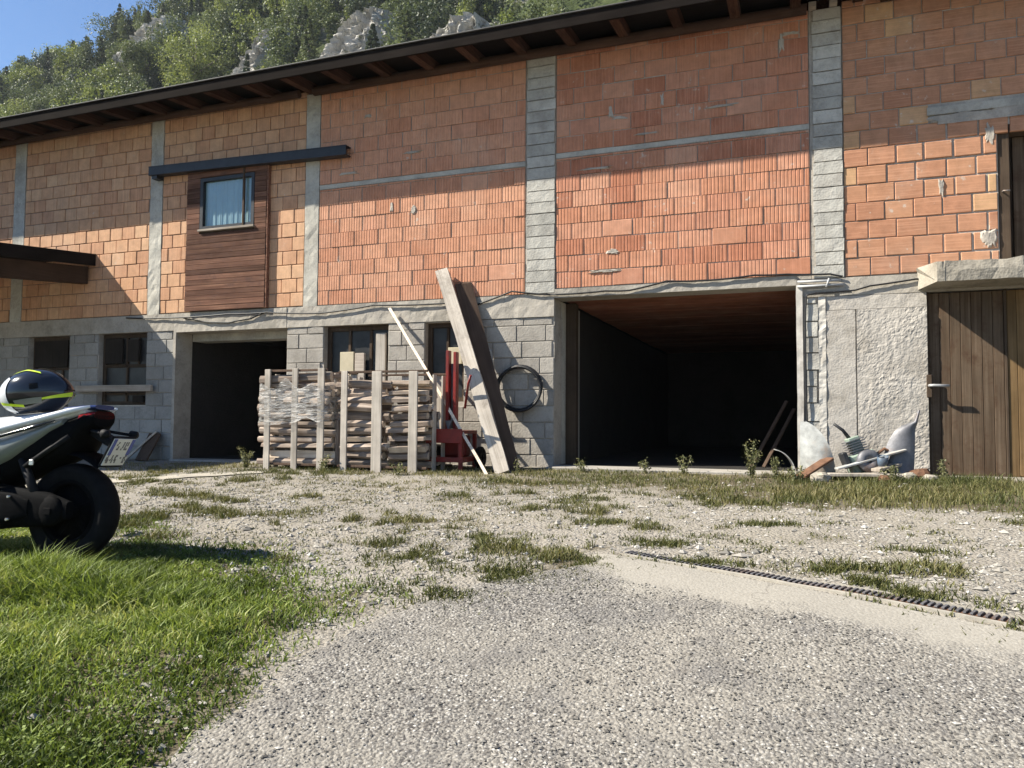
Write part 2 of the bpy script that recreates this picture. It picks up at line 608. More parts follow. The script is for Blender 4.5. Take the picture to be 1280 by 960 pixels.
# columns
COLS = [(-15.4, -15.15, 0), (-12.52, -12.26, 0), (-9.50, -9.26, 0), (-6.61, -6.38, 0), (-3.25, -2.85, 1), (0.16, 0.50, 1), (4.15, 4.5, 1), (7.3, 7.6, 0)]


def rough_box(x0, x1, z0, z1, y0, amp=0.008, step=0.08, y1=WT, seed=0):
    """column with a hand-cast uneven face"""
    mb = MB()
    nz = max(2, int((z1-z0)/step))
    nx = max(2, int((x1-x0)/0.06))
    rows = []
    for i in range(nz+1):
        z = z0+(z1-z0)*i/nz
        row = []
        for j in range(nx+1):
            x = x0+(x1-x0)*j/nx
            e = 0.005*mnoise.noise(Vector((x*3+seed, z*7, 1.7))) if j in (0, nx) else 0
            y = y0+amp*(mnoise.noise(Vector((x*9+seed, z*9, 0.3)))+0.5*mnoise.noise(Vector((x*25, z*25+seed, 4))))
            if 0 < i < nz:
                z2 = z+0.004*mnoise.noise(Vector((x*8, z*8, seed)))
            else:
                z2 = z
            row.append((x+e, y, z2))
        rows.append(row)
    mb.smooth = False
    mb.grid(rows)
    mb.box(x0+0.006, y0+0.02, z0, x1-0.006, y1, z1)
    for xs, col in ((x0, 0), (x1, nx)):
        mb.grid([[rows[i][col], (rows[i][col][0], y0+0.025, rows[i][col][2])] for i in range(nz+1)])
    return mb


for i, (a, b, blocky) in enumerate(COLS):
    if not blocky:
        part(rough_box(a, b, 2.25, 5.34, -0.006, 0.010, seed=i*3.1), 'concrete_column', 'concrete')
    else:
        c = part(MB().box(a, 0.010, 2.25, b, WT, 5.34), 'concrete_column', 'mortar')
        z = 2.27
        k = 0
        while z < 5.3:
            h = 0.148*random.uniform(0.96, 1.04)
            zt = min(z+h, 5.345)
            l, r = a+random.uniform(0.025, 0.045), b-random.uniform(0.0, 0.012)
            if a < -1:
                l = a+random.uniform(0.01, 0.03)
            part(rough_box(l, r, z, zt-0.010, -0.012-random.uniform(0, 0.010), 0.004, 0.05, 0.10, seed=z*5+a), 'concrete_block', 'concrete_block', c)
            z = zt

# ---- bricks
BR_W = 0.385


def brick_mesh(name, w, h, mat, ridges=0):
    mb = MB()
    d, c = 0.09, 0.006
    if not ridges:
        x, z = w/2, h/2
        vs = [(-x+c, 0, -z+c), (x-c, 0, -z+c), (x-c, 0, z-c), (-x+c, 0, z-c),
              (-x, c, -z), (x, c, -z), (x, c, z), (-x, c, z), (-x, d, -z), (x, d, -z), (x, d, z), (-x, d, z)]
        fs = [(0, 1, 2, 3)]
        for k in range(4):
            k2 = (k+1) % 4
            fs += [(k+4, k2+4, k2, k), (k+8, k2+8, k2+4, k+4)]
        mb.add(vs, fs)
    else:
        px = []
        rw = w/ridges
        for i in range(ridges):
            xa = -w/2+i*rw
            px += [(xa+0.10*rw, 0.0), (xa+0.70*rw, 0.0), (xa+0.78*rw, 0.0035), (xa+0.98*rw, 0.0035)]
        px[0] = (-w/2, 0.003)
        z = h/2
        lo = [(x, y, -z) for x, y in px]
        hi = [(x, y, z) for x, y in px]
        mb.grid([lo, hi])
        mb.grid([[(x, d, -z) for x, y in px], lo])
        mb.grid([hi, [(x, d, z) for x, y in px]])
        mb.grid([[lo[0], hi[0]], [(-w/2, d, -z), (-w/2, d, z)]])
        mb.grid([[hi[-1], lo[-1]], [(px[-1][0], d, z), (px[-1][0], d, -z)]])
    return mb.mesh(name, mat)


def courses(x0, x1, z0, z1, bw, ch, gap, jit=0.012, holes=()):
    """rectangles of a running bond"""
    out = []
    z, r = z0, random.randint(0, 1)
    while z < z1-0.03:
        zt = min(z+ch, z1)
        x = x0-(bw*random.uniform(0.42, 0.58) if r % 2 else random.uniform(0.0, 0.06))
        while x < x1:
            xn = x+bw+random.uniform(-jit, jit)
            a, b = max(x, x0), min(xn, x1)
            if b-a > 0.035:
                cx, cz = (a+b)/2, (z+zt)/2
                rects = [(a, b)]
                for (ha, hb, hc, hd) in holes:
                    if hc < cz < hd:
                        nr = []
                        for (p, q) in rects:
                            if q <= ha or p >= hb:
                                nr.append((p, q))
                            else:
                                if p < ha-0.04: nr.append((p, ha))
                                if q > hb+0.04: nr.append((hb, q))
                        rects = nr
                for (p, q) in rects:
                    out.append(((p+q)/2, (z+zt)/2, q-p-gap, zt-z-gap))
            x = xn
        z = zt
        r += 1
    return out


BANDZ = (3.925, 3.995)
panels = []   # (mortar material, style, rect list)
FHOLE = [(1.99, 2.92, 0, 3.79)]
PX = [(0.505, 4.145, 0.285, 'brick_orange', 'mortar', 0.010, 0), (-2.845, 0.155, 0.385, 'brick_red', 'mortar', 0.010, 1), (-6.375, -3.255, 0.375, 'brick_rose', 'mortar', 0.009, 1),
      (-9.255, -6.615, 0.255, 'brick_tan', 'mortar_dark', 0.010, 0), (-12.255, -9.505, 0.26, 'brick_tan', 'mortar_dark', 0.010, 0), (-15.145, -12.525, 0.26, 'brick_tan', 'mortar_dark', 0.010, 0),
      (4.505, 7.295, 0.285, 'brick_orange', 'mortar', 0.010, 0)]
protos = {}
rest = []
n_bricks = 0
for pi, (x0, x1, bw, mat, mort, gap, ridged) in enumerate(PX):
    if pi == 0:
        bed = part(MB().box(x0, 0.012, ZB, 1.99, WT, ZT).box(2.92, 0.012, ZB, x1, WT, ZT).box(1.99, 0.012, 3.79, 2.92, WT, ZT), 'brick_infill', mort)
        rects = courses(x0, x1, ZB, 5.40, bw, 0.203, gap, holes=FHOLE+[(1.36, 3.1, 3.86, 4.02)])
    elif pi in (1, 2):
        bed = part(MB().box(x0, 0.010, ZB, x1, WT, ZT), 'brick_infill', mort)
        rects = courses(x0, x1, ZB+(0.05 if pi == 1 else 0), BANDZ[0]+(0.05 if pi == 1 else 0), bw, 0.203, gap)
        rects += courses(x0, x1, BANDZ[1]+(0.05 if pi == 1 else 0), ZT, bw, 0.203, gap)
        part(rough_box(x0, x1, BANDZ[0]+(0.055 if pi == 1 else 0.005), BANDZ[1]+(0.045 if pi == 1 else -0.005), -0.002, 0.004, 0.03, 0.05, seed=pi), 'concrete_band', 'concrete', bed)
    elif pi == 3:
        bed = part(MB().box(x0, 0.012, ZB, x1, WT, ZT), 'brick_infill', mort)
        rects = courses(x0, x1, ZB, 5.40, bw, 0.203, gap, holes=[(-8.60, -7.35, 0, 4.3)])
    else:
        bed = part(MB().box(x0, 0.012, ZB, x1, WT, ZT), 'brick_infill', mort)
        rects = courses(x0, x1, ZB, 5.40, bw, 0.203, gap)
    if pi == 0:
        rects = [(cx, cz, w-random.uniform(0.004, 0.022), h-random.uniform(0.003, 0.014)) if (cx > 1.30+0.35*math.sin(cz*5) and cz < 3.86) else (cx, cz, w, h) for (cx, cz, w, h) in rects]
    for (cx, cz, w, h) in sorted(rects, key=lambda q: -q[0]):
        near = (pi in (0, 1, 2)) and cx < 2.75
        if near and n_bricks < 300:
            n_bricks += 1
            rg = ridged and random.random() > (0.55 if cz > 4.3 else 0.02)
            full = abs(w-(bw-gap)) < 0.02
            key = (mat, bool(rg), round(w, 2) if not full else round(bw-gap, 3), round(h, 2))
            if key not in protos:
                protos[key] = brick_mesh('brick', key[2], key[3], mat, max(2, round(key[2]/0.042)) if rg else 0)
            o = link('brick', protos[key], bed, (cx+5.0, random.uniform(-0.008, 0.003), cz+random.uniform(-0.003, 0.003)))
            o.scale = (w/key[2], 1, h/key[3])
            o.rotation_euler = (random.uniform(-0.012, 0.012), random.uniform(-0.006, 0.006), random.uniform(-0.008, 0.008))
        else:
            rest.append((cx, cz, w, h, mat, ridged))
# the remaining bricks of the wall, still real pieces, joined
mb = MB()
rm = ['brick_rose', 'brick_tan', 'brick_orange']
rattr = []
for (cx, cz, w, h, mat, rg) in rest:
    mb.cur = rm.index(mat)
    y = random.uniform(-0.006, 0.003)
    n0 = len(mb.v)
    if rg:
        k = max(2, round(w/0.042))
        rw = w/k
        px = []
        for i in range(k):
            xa = cx-w/2+i*rw
            px += [(xa+0.10*rw, y), (xa+0.70*rw, y), (xa+0.78*rw, y+0.0035), (xa+0.98*rw, y+0.0035)]
        z0, z1 = cz-h/2, cz+h/2
        mb.grid([[(x, q, z0) for x, q in px], [(x, q, z1) for x, q in px]])
        mb.grid([[(x, 0.05, z0) for x, q in px], [(x, q, z0) for x, q in px]])
        mb.grid([[(x, q, z1) for x, q in px], [(x, 0.05, z1) for x, q in px]])
    else:
        mb.box(cx-w/2, y, cz-h/2, cx+w/2, 0.06, cz+h/2, 0.006)
    rattr += [random.random()]*(len(mb.v)-n0)
far_bricks = part(mb, 'brick_courses', rm, kind='stuff')
at = far_bricks.data.attributes.new('rnd', 'FLOAT', 'POINT')
at.data.foreach_set('value', rattr)

# mortar repairs round the upper door, and smears on the panels
mb = MB()


def smear(cx, cz, w, h, seed, y=-0.010):
    m = MB()
    n = 26
    ring = []
    for k in range(n):
        a = 2*math.pi*k/n
        r = 1+0.8*mnoise.noise(Vector((math.cos(a)*2.3+seed, math.sin(a)*1.3, seed*0.7)))
        sx = math.copysign(abs(math.cos(a))**0.6, math.cos(a))
        sz = math.copysign(abs(math.sin(a))**0.6, math.sin(a))
        ring.append((cx+w/2*r*sx, cz+h/2*r*sz))
    inner = [(cx+(x-cx)*0.75, cz+(z-cz)*0.75) for x, z in ring]
    o = [(x, 0.004, z) for x, z in ring]
    i_ = [(x, y-0.004*random.random(), z) for x, z in inner]
    m.grid([o, i_], close_u=True)
    m.ngon(i_[::-1])
    return m


for (cx, cz, w, h) in [(1.60, 3.93, 0.55, 0.10), (2.1, 3.94, 0.5, 0.13), (1.92, 3.70, 0.10, 0.22), (1.46, 3.17, 0.06, 0.17), (1.9, 2.60, 0.12, 0.2), (-2.14, 4.48, 0.07, 0.17), (-2.05, 4.40, 0.2, 0.05), (-0.14, 5.02, 0.06, 0.2), (-0.06, 5.12, 0.22, 0.04), (-5.2, 3.57, 0.05, 0.15), (-4.87, 3.50, 0.07, 0.12), (-4.9, 4.30, 0.3, 0.03),
                       (-2.3, 3.80, 0.5, 0.03), (-1.7, 4.16, 0.3, 0.03), (-0.8, 4.38, 0.35, 0.03), (-2.2, 2.50, 0.4, 0.035), (-2.1, 2.74, 0.15, 0.06), (-5.9, 4.12, 0.3, 0.04), (-5.6, 4.9, 0.1, 0.05), (-1.5, 4.55, 0.05, 0.15)]:
    part(smear(cx, cz, w, h, cx*3.3+cz), 'mortar_smear', 'mortar')
part(rough_box(1.34, 3.1, 3.97, 4.055, -0.014, 0.006, 0.03, 0.05, seed=9), 'lintel', 'concrete')
part(rough_box(1.44, 3.1, 3.86, 3.955, -0.012, 0.006, 0.03, 0.05, seed=12), 'lintel', 'mortar')

# ---- ground-floor beam and walls
part(rough_box(-15.4, -8.95, 2.0, 2.262, -0.012, 0.007, 0.07, seed=21), 'concrete_beam', 'concrete_beam')
part(rough_box(-8.95, -6.885, 1.97, 2.262, -0.016, 0.008, 0.07, seed=22), 'concrete_beam', 'concrete_beam')
part(rough_box(-6.885, -2.86, 1.97, 2.262, -0.010, 0.008, 0.07, seed=23), 'concrete_beam', 'concrete_beam')
part(rough_box(-2.86, 0.0, 2.20, 2.31, -0.014, 0.008, 0.04, seed=24), 'concrete_beam', 'concrete_beam')
part(rough_box(0.0, 1.30, 2.06, 2.262, -0.010, 0.006, 0.06, seed=25), 'concrete_beam', 'concrete_beam')
part(MB().box(1.30, 0.0, 2.06, 7.6, WT, 2.262), 'concrete_beam', 'concrete_beam')
part(MB().box(2.78, 0.0, -0.6, 7.6, WT, 2.06), 'lower_wall', 'concrete')


def block_wall(x0, x1, z0, z1, holes=(), bw=0.41, ch=0.205, mat='block_grey'):
    """bed with the blocks set in it"""
    hx = sorted(holes)
    bed_mb = MB()
    xs = [x0]
    for (a, b, c, d) in hx:
        bed_mb.box(xs[-1], 0.014, z0, a, WT, z1)
        bed_mb.box(a, 0.014, z0, b, WT, c)
        if d < z1-0.01:
            bed_mb.box(a, 0.014, d, b, WT, z1)
        xs.append(b)
    bed_mb.box(xs[-1], 0.014, z0, x1, WT, z1)
    bed = part(bed_mb, 'lower_wall', 'mortar')
    for (cx, cz, w, h) in courses(x0, x1, max(z0, 0.02), z1, bw, ch, 0.008, 0.03, holes):
        if w < 0.05:
            continue
        mb = MB().box(cx-w/2, random.uniform(-0.006, 0.004), cz-h/2, cx+w/2, 0.10, cz+h/2, 0.007)
        part(mb, 'concrete_block', mat, bed)
    part(MB().box(x0, 0.02, -0.6, x1, WT, z0), 'footing', 'concrete')


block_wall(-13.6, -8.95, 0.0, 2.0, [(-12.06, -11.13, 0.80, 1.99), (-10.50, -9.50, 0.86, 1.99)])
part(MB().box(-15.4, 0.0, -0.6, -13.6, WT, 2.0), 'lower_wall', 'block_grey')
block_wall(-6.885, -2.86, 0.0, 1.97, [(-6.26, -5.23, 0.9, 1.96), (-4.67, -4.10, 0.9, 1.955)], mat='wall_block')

# garage surrounds
part(rough_box(-8.95, -8.90, -0.2, 1.97, -0.02, 0.004, 0.1, 0.45, seed=31), 'jamb', 'concrete_beam')
part(MB().box(-8.95, 0.33, -0.2, -8.90, 6.0, 2.0), 'inner_wall', 'interior_shade')
part(MB().box(-6.885, 0.33, -0.2, -6.75, 9.0, 2.0), 'inner_wall', 'interior_shade')
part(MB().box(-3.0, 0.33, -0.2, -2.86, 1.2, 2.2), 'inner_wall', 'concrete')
part(MB().box(-3.0, 1.2, -0.2, -2.86, 9.0, 2.2), 'inner_wall', 'interior_shade')  # same wall, given the shade colour further in
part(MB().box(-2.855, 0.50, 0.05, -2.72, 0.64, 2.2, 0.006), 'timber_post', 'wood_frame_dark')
part(MB().box(0.02, 0.33, -0.2, 0.2, 9.0, 2.2), 'inner_wall', 'interior_shade')
part(MB().box(XL, 9.0, -0.6, XR, 9.3, 6.5), 'rear_wall', 'interior_shade')
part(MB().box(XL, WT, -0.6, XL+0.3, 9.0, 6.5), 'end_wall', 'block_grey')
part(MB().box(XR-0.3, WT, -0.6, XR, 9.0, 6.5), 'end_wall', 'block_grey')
part(MB().box(XL, WT, 2.275, XR, 9.0, 2.45), 'upper_floor', 'interior_shade')
part(MB().box(-15, WT+0.01, -0.3, -2.9, 9.0, 0.045), 'floor_slab', 'interior_shade')
part(MB().box(-2.855, -0.34, -0.3, 0.0, 0.12, 0.105, 0.012), 'door_sill', 'floor_concrete')
part(MB().box(-2.855, 0.12, -0.3, 0.0, 9.0, 0.100), 'floor_slab', 'interior_shade')  # slab coloured dark for the shade indoors
part(MB().box(-8.9, -0.10, -0.3, -6.89, WT+0.005, 0.040, 0.012), 'door_sill', 'floor_concrete')
ceil = part(MB().box(-2.86, WT, 2.255, 0.02, 9.0, 2.272), 'ceiling', 'terracotta')
y = 0.36
while y < 7.0:
    part(MB().box(-2.85, y, 2.222+random.uniform(-0.004, 0.004), 0.015, y+0.245, 2.254, 0.006), 'ceiling_plank', 'terracotta', ceil)
    y += 0.262
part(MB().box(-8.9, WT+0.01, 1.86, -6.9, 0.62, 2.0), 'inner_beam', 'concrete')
part(MB().box(-8.9, 0.62, 1.97, -6.9, 9.0, 2.27), 'ceiling', 'interior_shade')

# right-hand wall: white corner strip, stacked blocks, cast strip, rough render
part(rough_box(-0.005, 0.062, 0.05, 2.20, -0.03, 0.003, 0.12, 0.25, seed=41), 'corner_strip', 'white_trim')
rw = part(MB().box(0.062, 0.012, -0.6, 1.30, WT, 2.06), 'lower_wall', 'plaster')
z = 0.05
while z < 2.04:
    h = random.uniform(0.17, 0.215)
    zt = min(z+h, 2.055)
    part(rough_box(0.092+random.uniform(0, 0.01), 0.215+random.uniform(-0.02, 0.02), z, zt-0.016, -0.016-random.uniform(0, 0.008), 0.006, 0.05, 0.10, seed=z*7), 'concrete_block', 'concrete_block', rw)
    z = zt
part(rough_box(0.225, 0.30, 0.05, 2.055, -0.020, 0.012, 0.03, 0.1, seed=44), 'cast_strip', 'white_trim', rw)
part(rough_box(0.305, 0.60, 0.05, 1.90, -0.012, 0.004, 0.06, 0.1, seed=45), 'cast_strip', 'plaster', rw)
part(rough_box(0.305, 1.30, 1.905, 2.055, -0.010, 0.006, 0.05, 0.1, seed=46), 'cast_strip', 'plaster', rw)
# thrown render with real lumps
mb = MB()
rows = []
for i in range(0, 122):
    zz = 0.02+(1.90-0.02)*i/121
    row = []
    for j in range(0, 50):
        xx = 0.615+(1.30-0.615)*j/49
        q = Vector((xx*19, zz*19, 2.0))
        n = mnoise.noise(q)+0.9*mnoise.noise(q*2.2)+0.6*mnoise.noise(q*4.6)
        n2 = mnoise.noise(Vector((xx*3.1, zz*2.3, 9.0)))
        row.append((xx, -0.020-0.0055*n*(0.7+0.6*n2)-0.006*n2, zz))
    rows.append(row)
mb.grid(rows)
mb.grid([[(r[0][0], 0.02, r[0][2]), r[0]] for r in rows])
mb.grid([[r[-1], (r[-1][0], 0.02, r[-1][2])] for r in rows])
mb.grid([[(p[0], 0.02, p[2]) for p in rows[-1]], rows[-1]])
part(mb, 'thrown_render', 'plaster', rw)

# ---- lower wooden doors on the right
def plank_door(x0, x1, z0, z1, mat, bw, y=0.04, handle=False):
    d = part(MB().box(x0, y+0.03, z0, x1, y+0.06, z1), 'door', 'wood_frame_dark')
    n = round((x1-x0)/bw)
    w = (x1-x0)/n
    for i in range(n):
        a = x0+i*w
        part(MB().box(a+0.002, y-random.uniform(0, 0.004), z0+random.uniform(0, 0.015), a+w-0.002, y+0.03, z1-0.004, 0.003), 'board', mat, d)
    return d


dr = plank_door(1.325, 2.015, 0.10, 2.05, 'wood_door', 0.099)
dr2 = plank_door(2.045, 2.74, 0.11, 2.05, 'wood_door_warm', 0.087, y=0.045)
part(MB().box(2.017, 0.03, 0.09, 2.043, 0.10, 2.055, 0.003), 'door_post', 'wood_frame_dark')
part(MB().box(1.302, 0.0, 0.05, 1.323, 0.12, 2.055, 0.003), 'door_post', 'wood_frame_dark')
part(MB().box(1.30, 0.02, -0.3, 2.78, WT, 0.085, 0.006), 'door_sill', 'floor_concrete')
part(MB().box(1.30, 0.12, 0.085, 2.78, 0.16, 2.06), 'door_back', 'painted_dark')
part(MB().box(1.285, -0.028, 0.93, 1.335, 0.036, 1.17, 0.004), 'lock_plate', 'wood_frame_dark', dr)
part(MB().tube([(1.31, 0.03, 1.055), (1.31, -0.06, 1.055), (1.34, -0.075, 1.055), (1.49, -0.075, 1.05)], 0.016, 8), 'door_handle', 'galvanised', dr)

# balcony slab with its broken end
mb = MB()
rows = []
for i in range(0, 61):
    t = i/60
    X = 1.205+(5.2-1.205)*t
    skew = 0.13*math.exp(-t*30)
    nb = lambda k, s=9: mnoise.noise(Vector((X*s, k, 0.4)))
    Xf = max(X, 1.335+0.0*t) if i == 0 else X
    fx = X+(0.125 if i == 0 else (0.10 if i == 1 else 0.06 if i == 2 else 0))
    rows.append([(X, 0.06, 2.085), (fx, -0.50+0.012*nb(1), 2.085+0.004*nb(2)), (fx, -0.51+0.012*nb(3), 2.19+0.006*nb(4)), (fx, -0.50+0.02*nb(5, 14), 2.285+0.022*nb(6, 16)), (fx, -0.36, 2.30+0.012*nb(7, 12)), (X, -0.1, 2.305+0.01*nb(8)), (X, 0.06, 2.30)])
mb.grid(rows)
mb.ngon(rows[0])
mb.ngon(rows[-1][::-1])
part(mb, 'balcony_slab', 'slab_concrete')

# upper door beside the brickwork
ud = part(MB().box(1.993, 0.20, 2.40, 2.918, 0.24, 3.785), 'upper_door', 'wood_frame_dark')
part(MB().box(1.993, 0.02, 2.31, 2.10, 0.19, 3.787, 0.006), 'door_frame', 'wood_frame_dark', ud)
part(MB().box(2.10, 0.02, 3.70, 2.918, 0.19, 3.787, 0.006), 'door_frame', 'wood_frame_dark', ud)
part(MB().box(2.81, 0.02, 2.31, 2.918, 0.19, 3.70, 0.006), 'door_frame', 'wood_frame_dark', ud)
for i in range(6):
    part(MB().box(2.16+i*0.108, 0.165, 2.33, 2.16+i*0.108+0.104, 0.198, 3.69, 0.003), 'board', 'wood_door', ud)
part(MB().tube([(2.03, 0.03, 3.08), (2.03, -0.02, 3.08), (2.09, -0.03, 3.075)], 0.008, 6), 'door_handle', 'galvanised', ud)

# ---- projecting wooden window panel
wpn = part(MB().box(-8.69, -0.045, 2.30, -8.455, 0.010, 4.42).box(-7.455, -0.045, 2.30, -7.24, 0.010, 4.42).box(-8.455, -0.045, 2.30, -7.455, 0.010, 3.50).box(-8.455, -0.045, 4.29, -7.455, 0.010, 4.42), 'window_panel', 'wood_board_dark')
part(MB().box(-7.238, -0.062, 2.27, -7.215, 0.012, 4.42, 0.002), 'edge_board', 'wood_siding', wpn)
z = 2.275
while z < 4.42:
    zt = min(z+0.078, 4.43)
    y0 = -0.066-random.uniform(0, 0.006)
    if zt <= 3.49 or z >= 4.30:
        segs = [(-8.71, -7.242)]
    else:
        segs = [(-8.71, -8.462), (-7.452, -7.242)]
    for a, b in segs:
        part(MB().box(a, y0, z, b, -0.046, zt-0.004, 0.003), 'board', 'wood_siding', wpn)
    z = zt
win = part(MB().box(-8.455, -0.072, 3.505, -8.40, 0.02, 4.285).box(-7.51, -0.072, 3.505, -7.457, 0.02, 4.285).box(-8.40, -0.072, 3.505, -7.51, 0.02, 3.55).box(-8.40, -0.072, 4.235, -7.51, 0.02, 4.285), 'window_frame', 'steel_black', wpn)
part(MB().box(-8.40, -0.030, 3.55, -7.51, -0.022, 4.235), 'pane', 'glass', wpn)
mb = MB()
mb.grid([[(-8.40+0.89*i/60, -0.012+0.006*math.sin(i*0.9)+0.003*math.sin(i*2.3), zz) for i in range(61)] for zz in (3.55, 4.235)])
part(mb, 'curtain', 'curtain', wpn)
part(MB().box(-8.47, -0.10, 3.472, -7.44, -0.046, 3.503, 0.003), 'window_sill', 'wood_grey_x', wpn)
part(MB().box(-7.66, -0.085, 3.51, -7.63, -0.05, 4.46, 0.003), 'guide_bar', 'wood_frame_dark', wpn)

# steel rail above it
rail = MB()
for (dz0, dz1, y0, y1) in ((0.0, 0.012, -0.16, -0.02), (0.125, 0.137, -0.16, -0.02), (0.012, 0.125, -0.155, -0.135)):
    a, b = Vector((-9.40, 0, 4.415)), Vector((-5.85, 0, 4.335))
    vs = [(p.x, yy, p.z+dz) for p in (a, b) for yy in (y0, y1) for dz in (dz0, dz1)]
    rail.add(vs, [(0, 1, 3, 2), (4, 6, 7, 5), (0, 4, 5, 1), (2, 3, 7, 6), (0, 2, 6, 4), (1, 5, 7, 3)])
ro = part(rail, 'steel_rail', 'steel_black')
for x in (-9.3, -6.5):
    part(MB().box(x-0.05, -0.135, 4.36, x+0.05, 0.0, 4.44), 'rail_bracket', 'steel_black', ro)

# ---- ground-floor windows
def old_window(x0, x1, z0, z1, bars, pane='dark_glass', y=0.10):
    f = MB().box(x0, y, z0, x0+0.06, y+0.07, z1).box(x1-0.06, y, z0, x1, y+0.07, z1).box(x0+0.06, y, z1-0.06, x1-0.06, y+0.07, z1).box(x0+0.06, y, z0, x1-0.06, y+0.07, z0+0.06)
    o = part(f, 'window', 'wood_frame_dark')
    for (a, b, c, d) in bars:
        part(MB().box(a, y+0.005, c, b, y+0.06, d, 0.003), 'glazing_bar', 'wood_frame_dark', o)
    part(MB().box(x0+0.06, y+0.03, z0+0.06, x1-0.06, y+0.036, z1-0.06), 'pane', pane, o)
    part(MB().box(x0, 0.30, z0, x1, WT+0.02, z1), 'dark_backing', 'painted_dark', o)  # panel painted near-black for the unlit room
    return o


w1 = old_window(-12.06, -11.13, 0.80, 1.99, [(-11.62, -11.58, 0.86, 1.93), (-12.0, -11.19, 1.44, 1.48), (-11.42, -11.39, 0.86, 1.44), (-11.80, -11.77, 0.86, 1.44)])
part(MB().box(-12.0, 0.07, 1.49, -11.25, 0.095, 1.93, 0.003), 'shutter_board', 'wood_black', w1)
w2 = old_window(-10.50, -9.50, 0.86, 1.99, [(-10.02, -9.98, 0.92, 1.93), (-10.44, -9.56, 1.46, 1.51), (-10.25, -10.22, 1.51, 1.93), (-9.78, -9.75, 1.51, 1.93), (-10.44, -9.56, 1.02, 1.06)])
part(MB().box(-10.42, 0.06, 1.52, -10.06, 0.095, 1.92, 0.003), 'shutter_board', 'wood_black', w2)
part(MB().box(-9.95, 0.06, 1.55, -9.72, 0.095, 1.90, 0.003), 'shutter_board', 'wood_black', w2)
part(MB().box(-9.82, 0.06, 0.90, -9.6, 0.095, 1.01, 0.003), 'shutter_board', 'wood_black', w2)
w3 = old_window(-6.26, -5.23, 0.9, 1.96, [(-5.92, -5.88, 0.96, 1.90), (-5.58, -5.54, 0.96, 1.90)])
part(MB().box(-6.02, 0.05, 1.0, -5.80, 0.09, 1.60, 0.004), 'shutter_board', 'cream_board', w3)
part(MB().box(-5.78, 0.05, 1.0, -5.63, 0.09, 1.58, 0.004), 'shutter_board', 'wood_grey_x', w3)
part(MB().box(-5.45, 0.05, 1.0, -5.30, 0.09, 1.85, 0.004), 'shutter_board', 'wood_grey', w3)
w4 = old_window(-4.67, -4.10, 0.9, 1.955, [(-4.40, -4.365, 0.96, 1.89)])
part(MB().box(-4.35, 0.05, 1.40, -4.15, 0.09, 1.62, 0.004), 'shutter_board', 'cream_board', w4)

# ---- roof: rafters, deck, fascia
SL = math.tan(math.radians(6))
rz = lambda y: 5.42+(y+0.68)*SL       # underside of deck
roof = MB()
for (ya, yb, s) in ((-0.68, 4.7, 1),):
    roof.add([(XL-0.6, ya, rz(ya)), (XR+0.6, ya, rz(ya)), (XR+0.6, yb, rz(yb)), (XL-0.6, yb, rz(yb)), (XL-0.6, ya, rz(ya)+0.05), (XR+0.6, ya, rz(ya)+0.05), (XR+0.6, yb, rz(yb)+0.05), (XL-0.6, yb, rz(yb)+0.05)],
             [(0, 1, 2, 3), (7, 6, 5, 4), (0, 4, 5, 1), (1, 5, 6, 2), (2, 6, 7, 3), (3, 7, 4, 0)])
zr = rz(4.7)
roof.add([(XL-0.6, 4.7, zr), (XR+0.6, 4.7, zr), (XR+0.6, 10, zr-5.3*SL), (XL-0.6, 10, zr-5.3*SL), (XL-0.6, 4.7, zr+0.05), (XR+0.6, 4.7, zr+0.05), (XR+0.6, 10, zr-5.3*SL+0.05), (XL-0.6, 10, zr-5.3*SL+0.05)],
         [(0, 1, 2, 3), (7, 6, 5, 4), (0, 4, 5, 1), (1, 5, 6, 2), (2, 6, 7, 3), (3, 7, 4, 0)])
RO = part(roof, 'roof', 'wood_fascia')
part(MB().box(XL-0.62, -0.712, 5.285, XR+0.62, -0.682, 5.435), 'fascia', 'wood_fascia', RO)
part(MB().box(XL-0.62, -0.735, 5.436, XR+0.62, -0.66, 5.446), 'drip_edge', 'fascia_metal', RO)
x = XL-0.3
while x < XR+0.4:
    a, b = Vector((x, -0.672, 0)), Vector((x, 0.6, 0))
    w, h = 0.055, 0.135
    vs = [(x+sx*w, yy, rz(yy)-(h if lo else 0.002)) for yy in (-0.672, 0.6) for sx in (-1, 1) for lo in (1, 0)]
    part(MB().add(vs, [(0, 1, 3, 2), (4, 6, 7, 5), (0, 4, 5, 1), (2, 3, 7, 6), (0, 2, 6, 4), (1, 5, 7, 3)]), 'rafter', 'wood_rafter', RO)
    x += 0.655
part(MB().tube([(-6.45, -0.07, 5.345), (-3.2, -0.075, 5.35), (0.14, -0.07, 5.342)], 0.062, 10), 'purlin', 'wood_purlin', RO)
part(MB().tube([(-15.3, -0.07, 5.345), (-10, -0.075, 5.35), (-6.7, -0.07, 5.345)], 0.055, 10), 'purlin', 'wood_purlin', RO)
part(MB().tube([(0.9, -0.07, 5.345), (4, -0.075, 5.35), (7.4, -0.07, 5.345)], 0.062, 10), 'purlin', 'wood_purlin', RO)
for xx in (0.20, 0.42):
    part(MB().box(xx-0.04, -0.10, 5.345, xx+0.04, 0.1, 5.40), 'packing_block', 'wood_grey_x', RO)
# wall plate closing the gap between bricks and deck
part(MB().box(XL, 0.10, 5.365, XR, WT, 5.52), 'wall_plate', 'wood_rafter', RO)

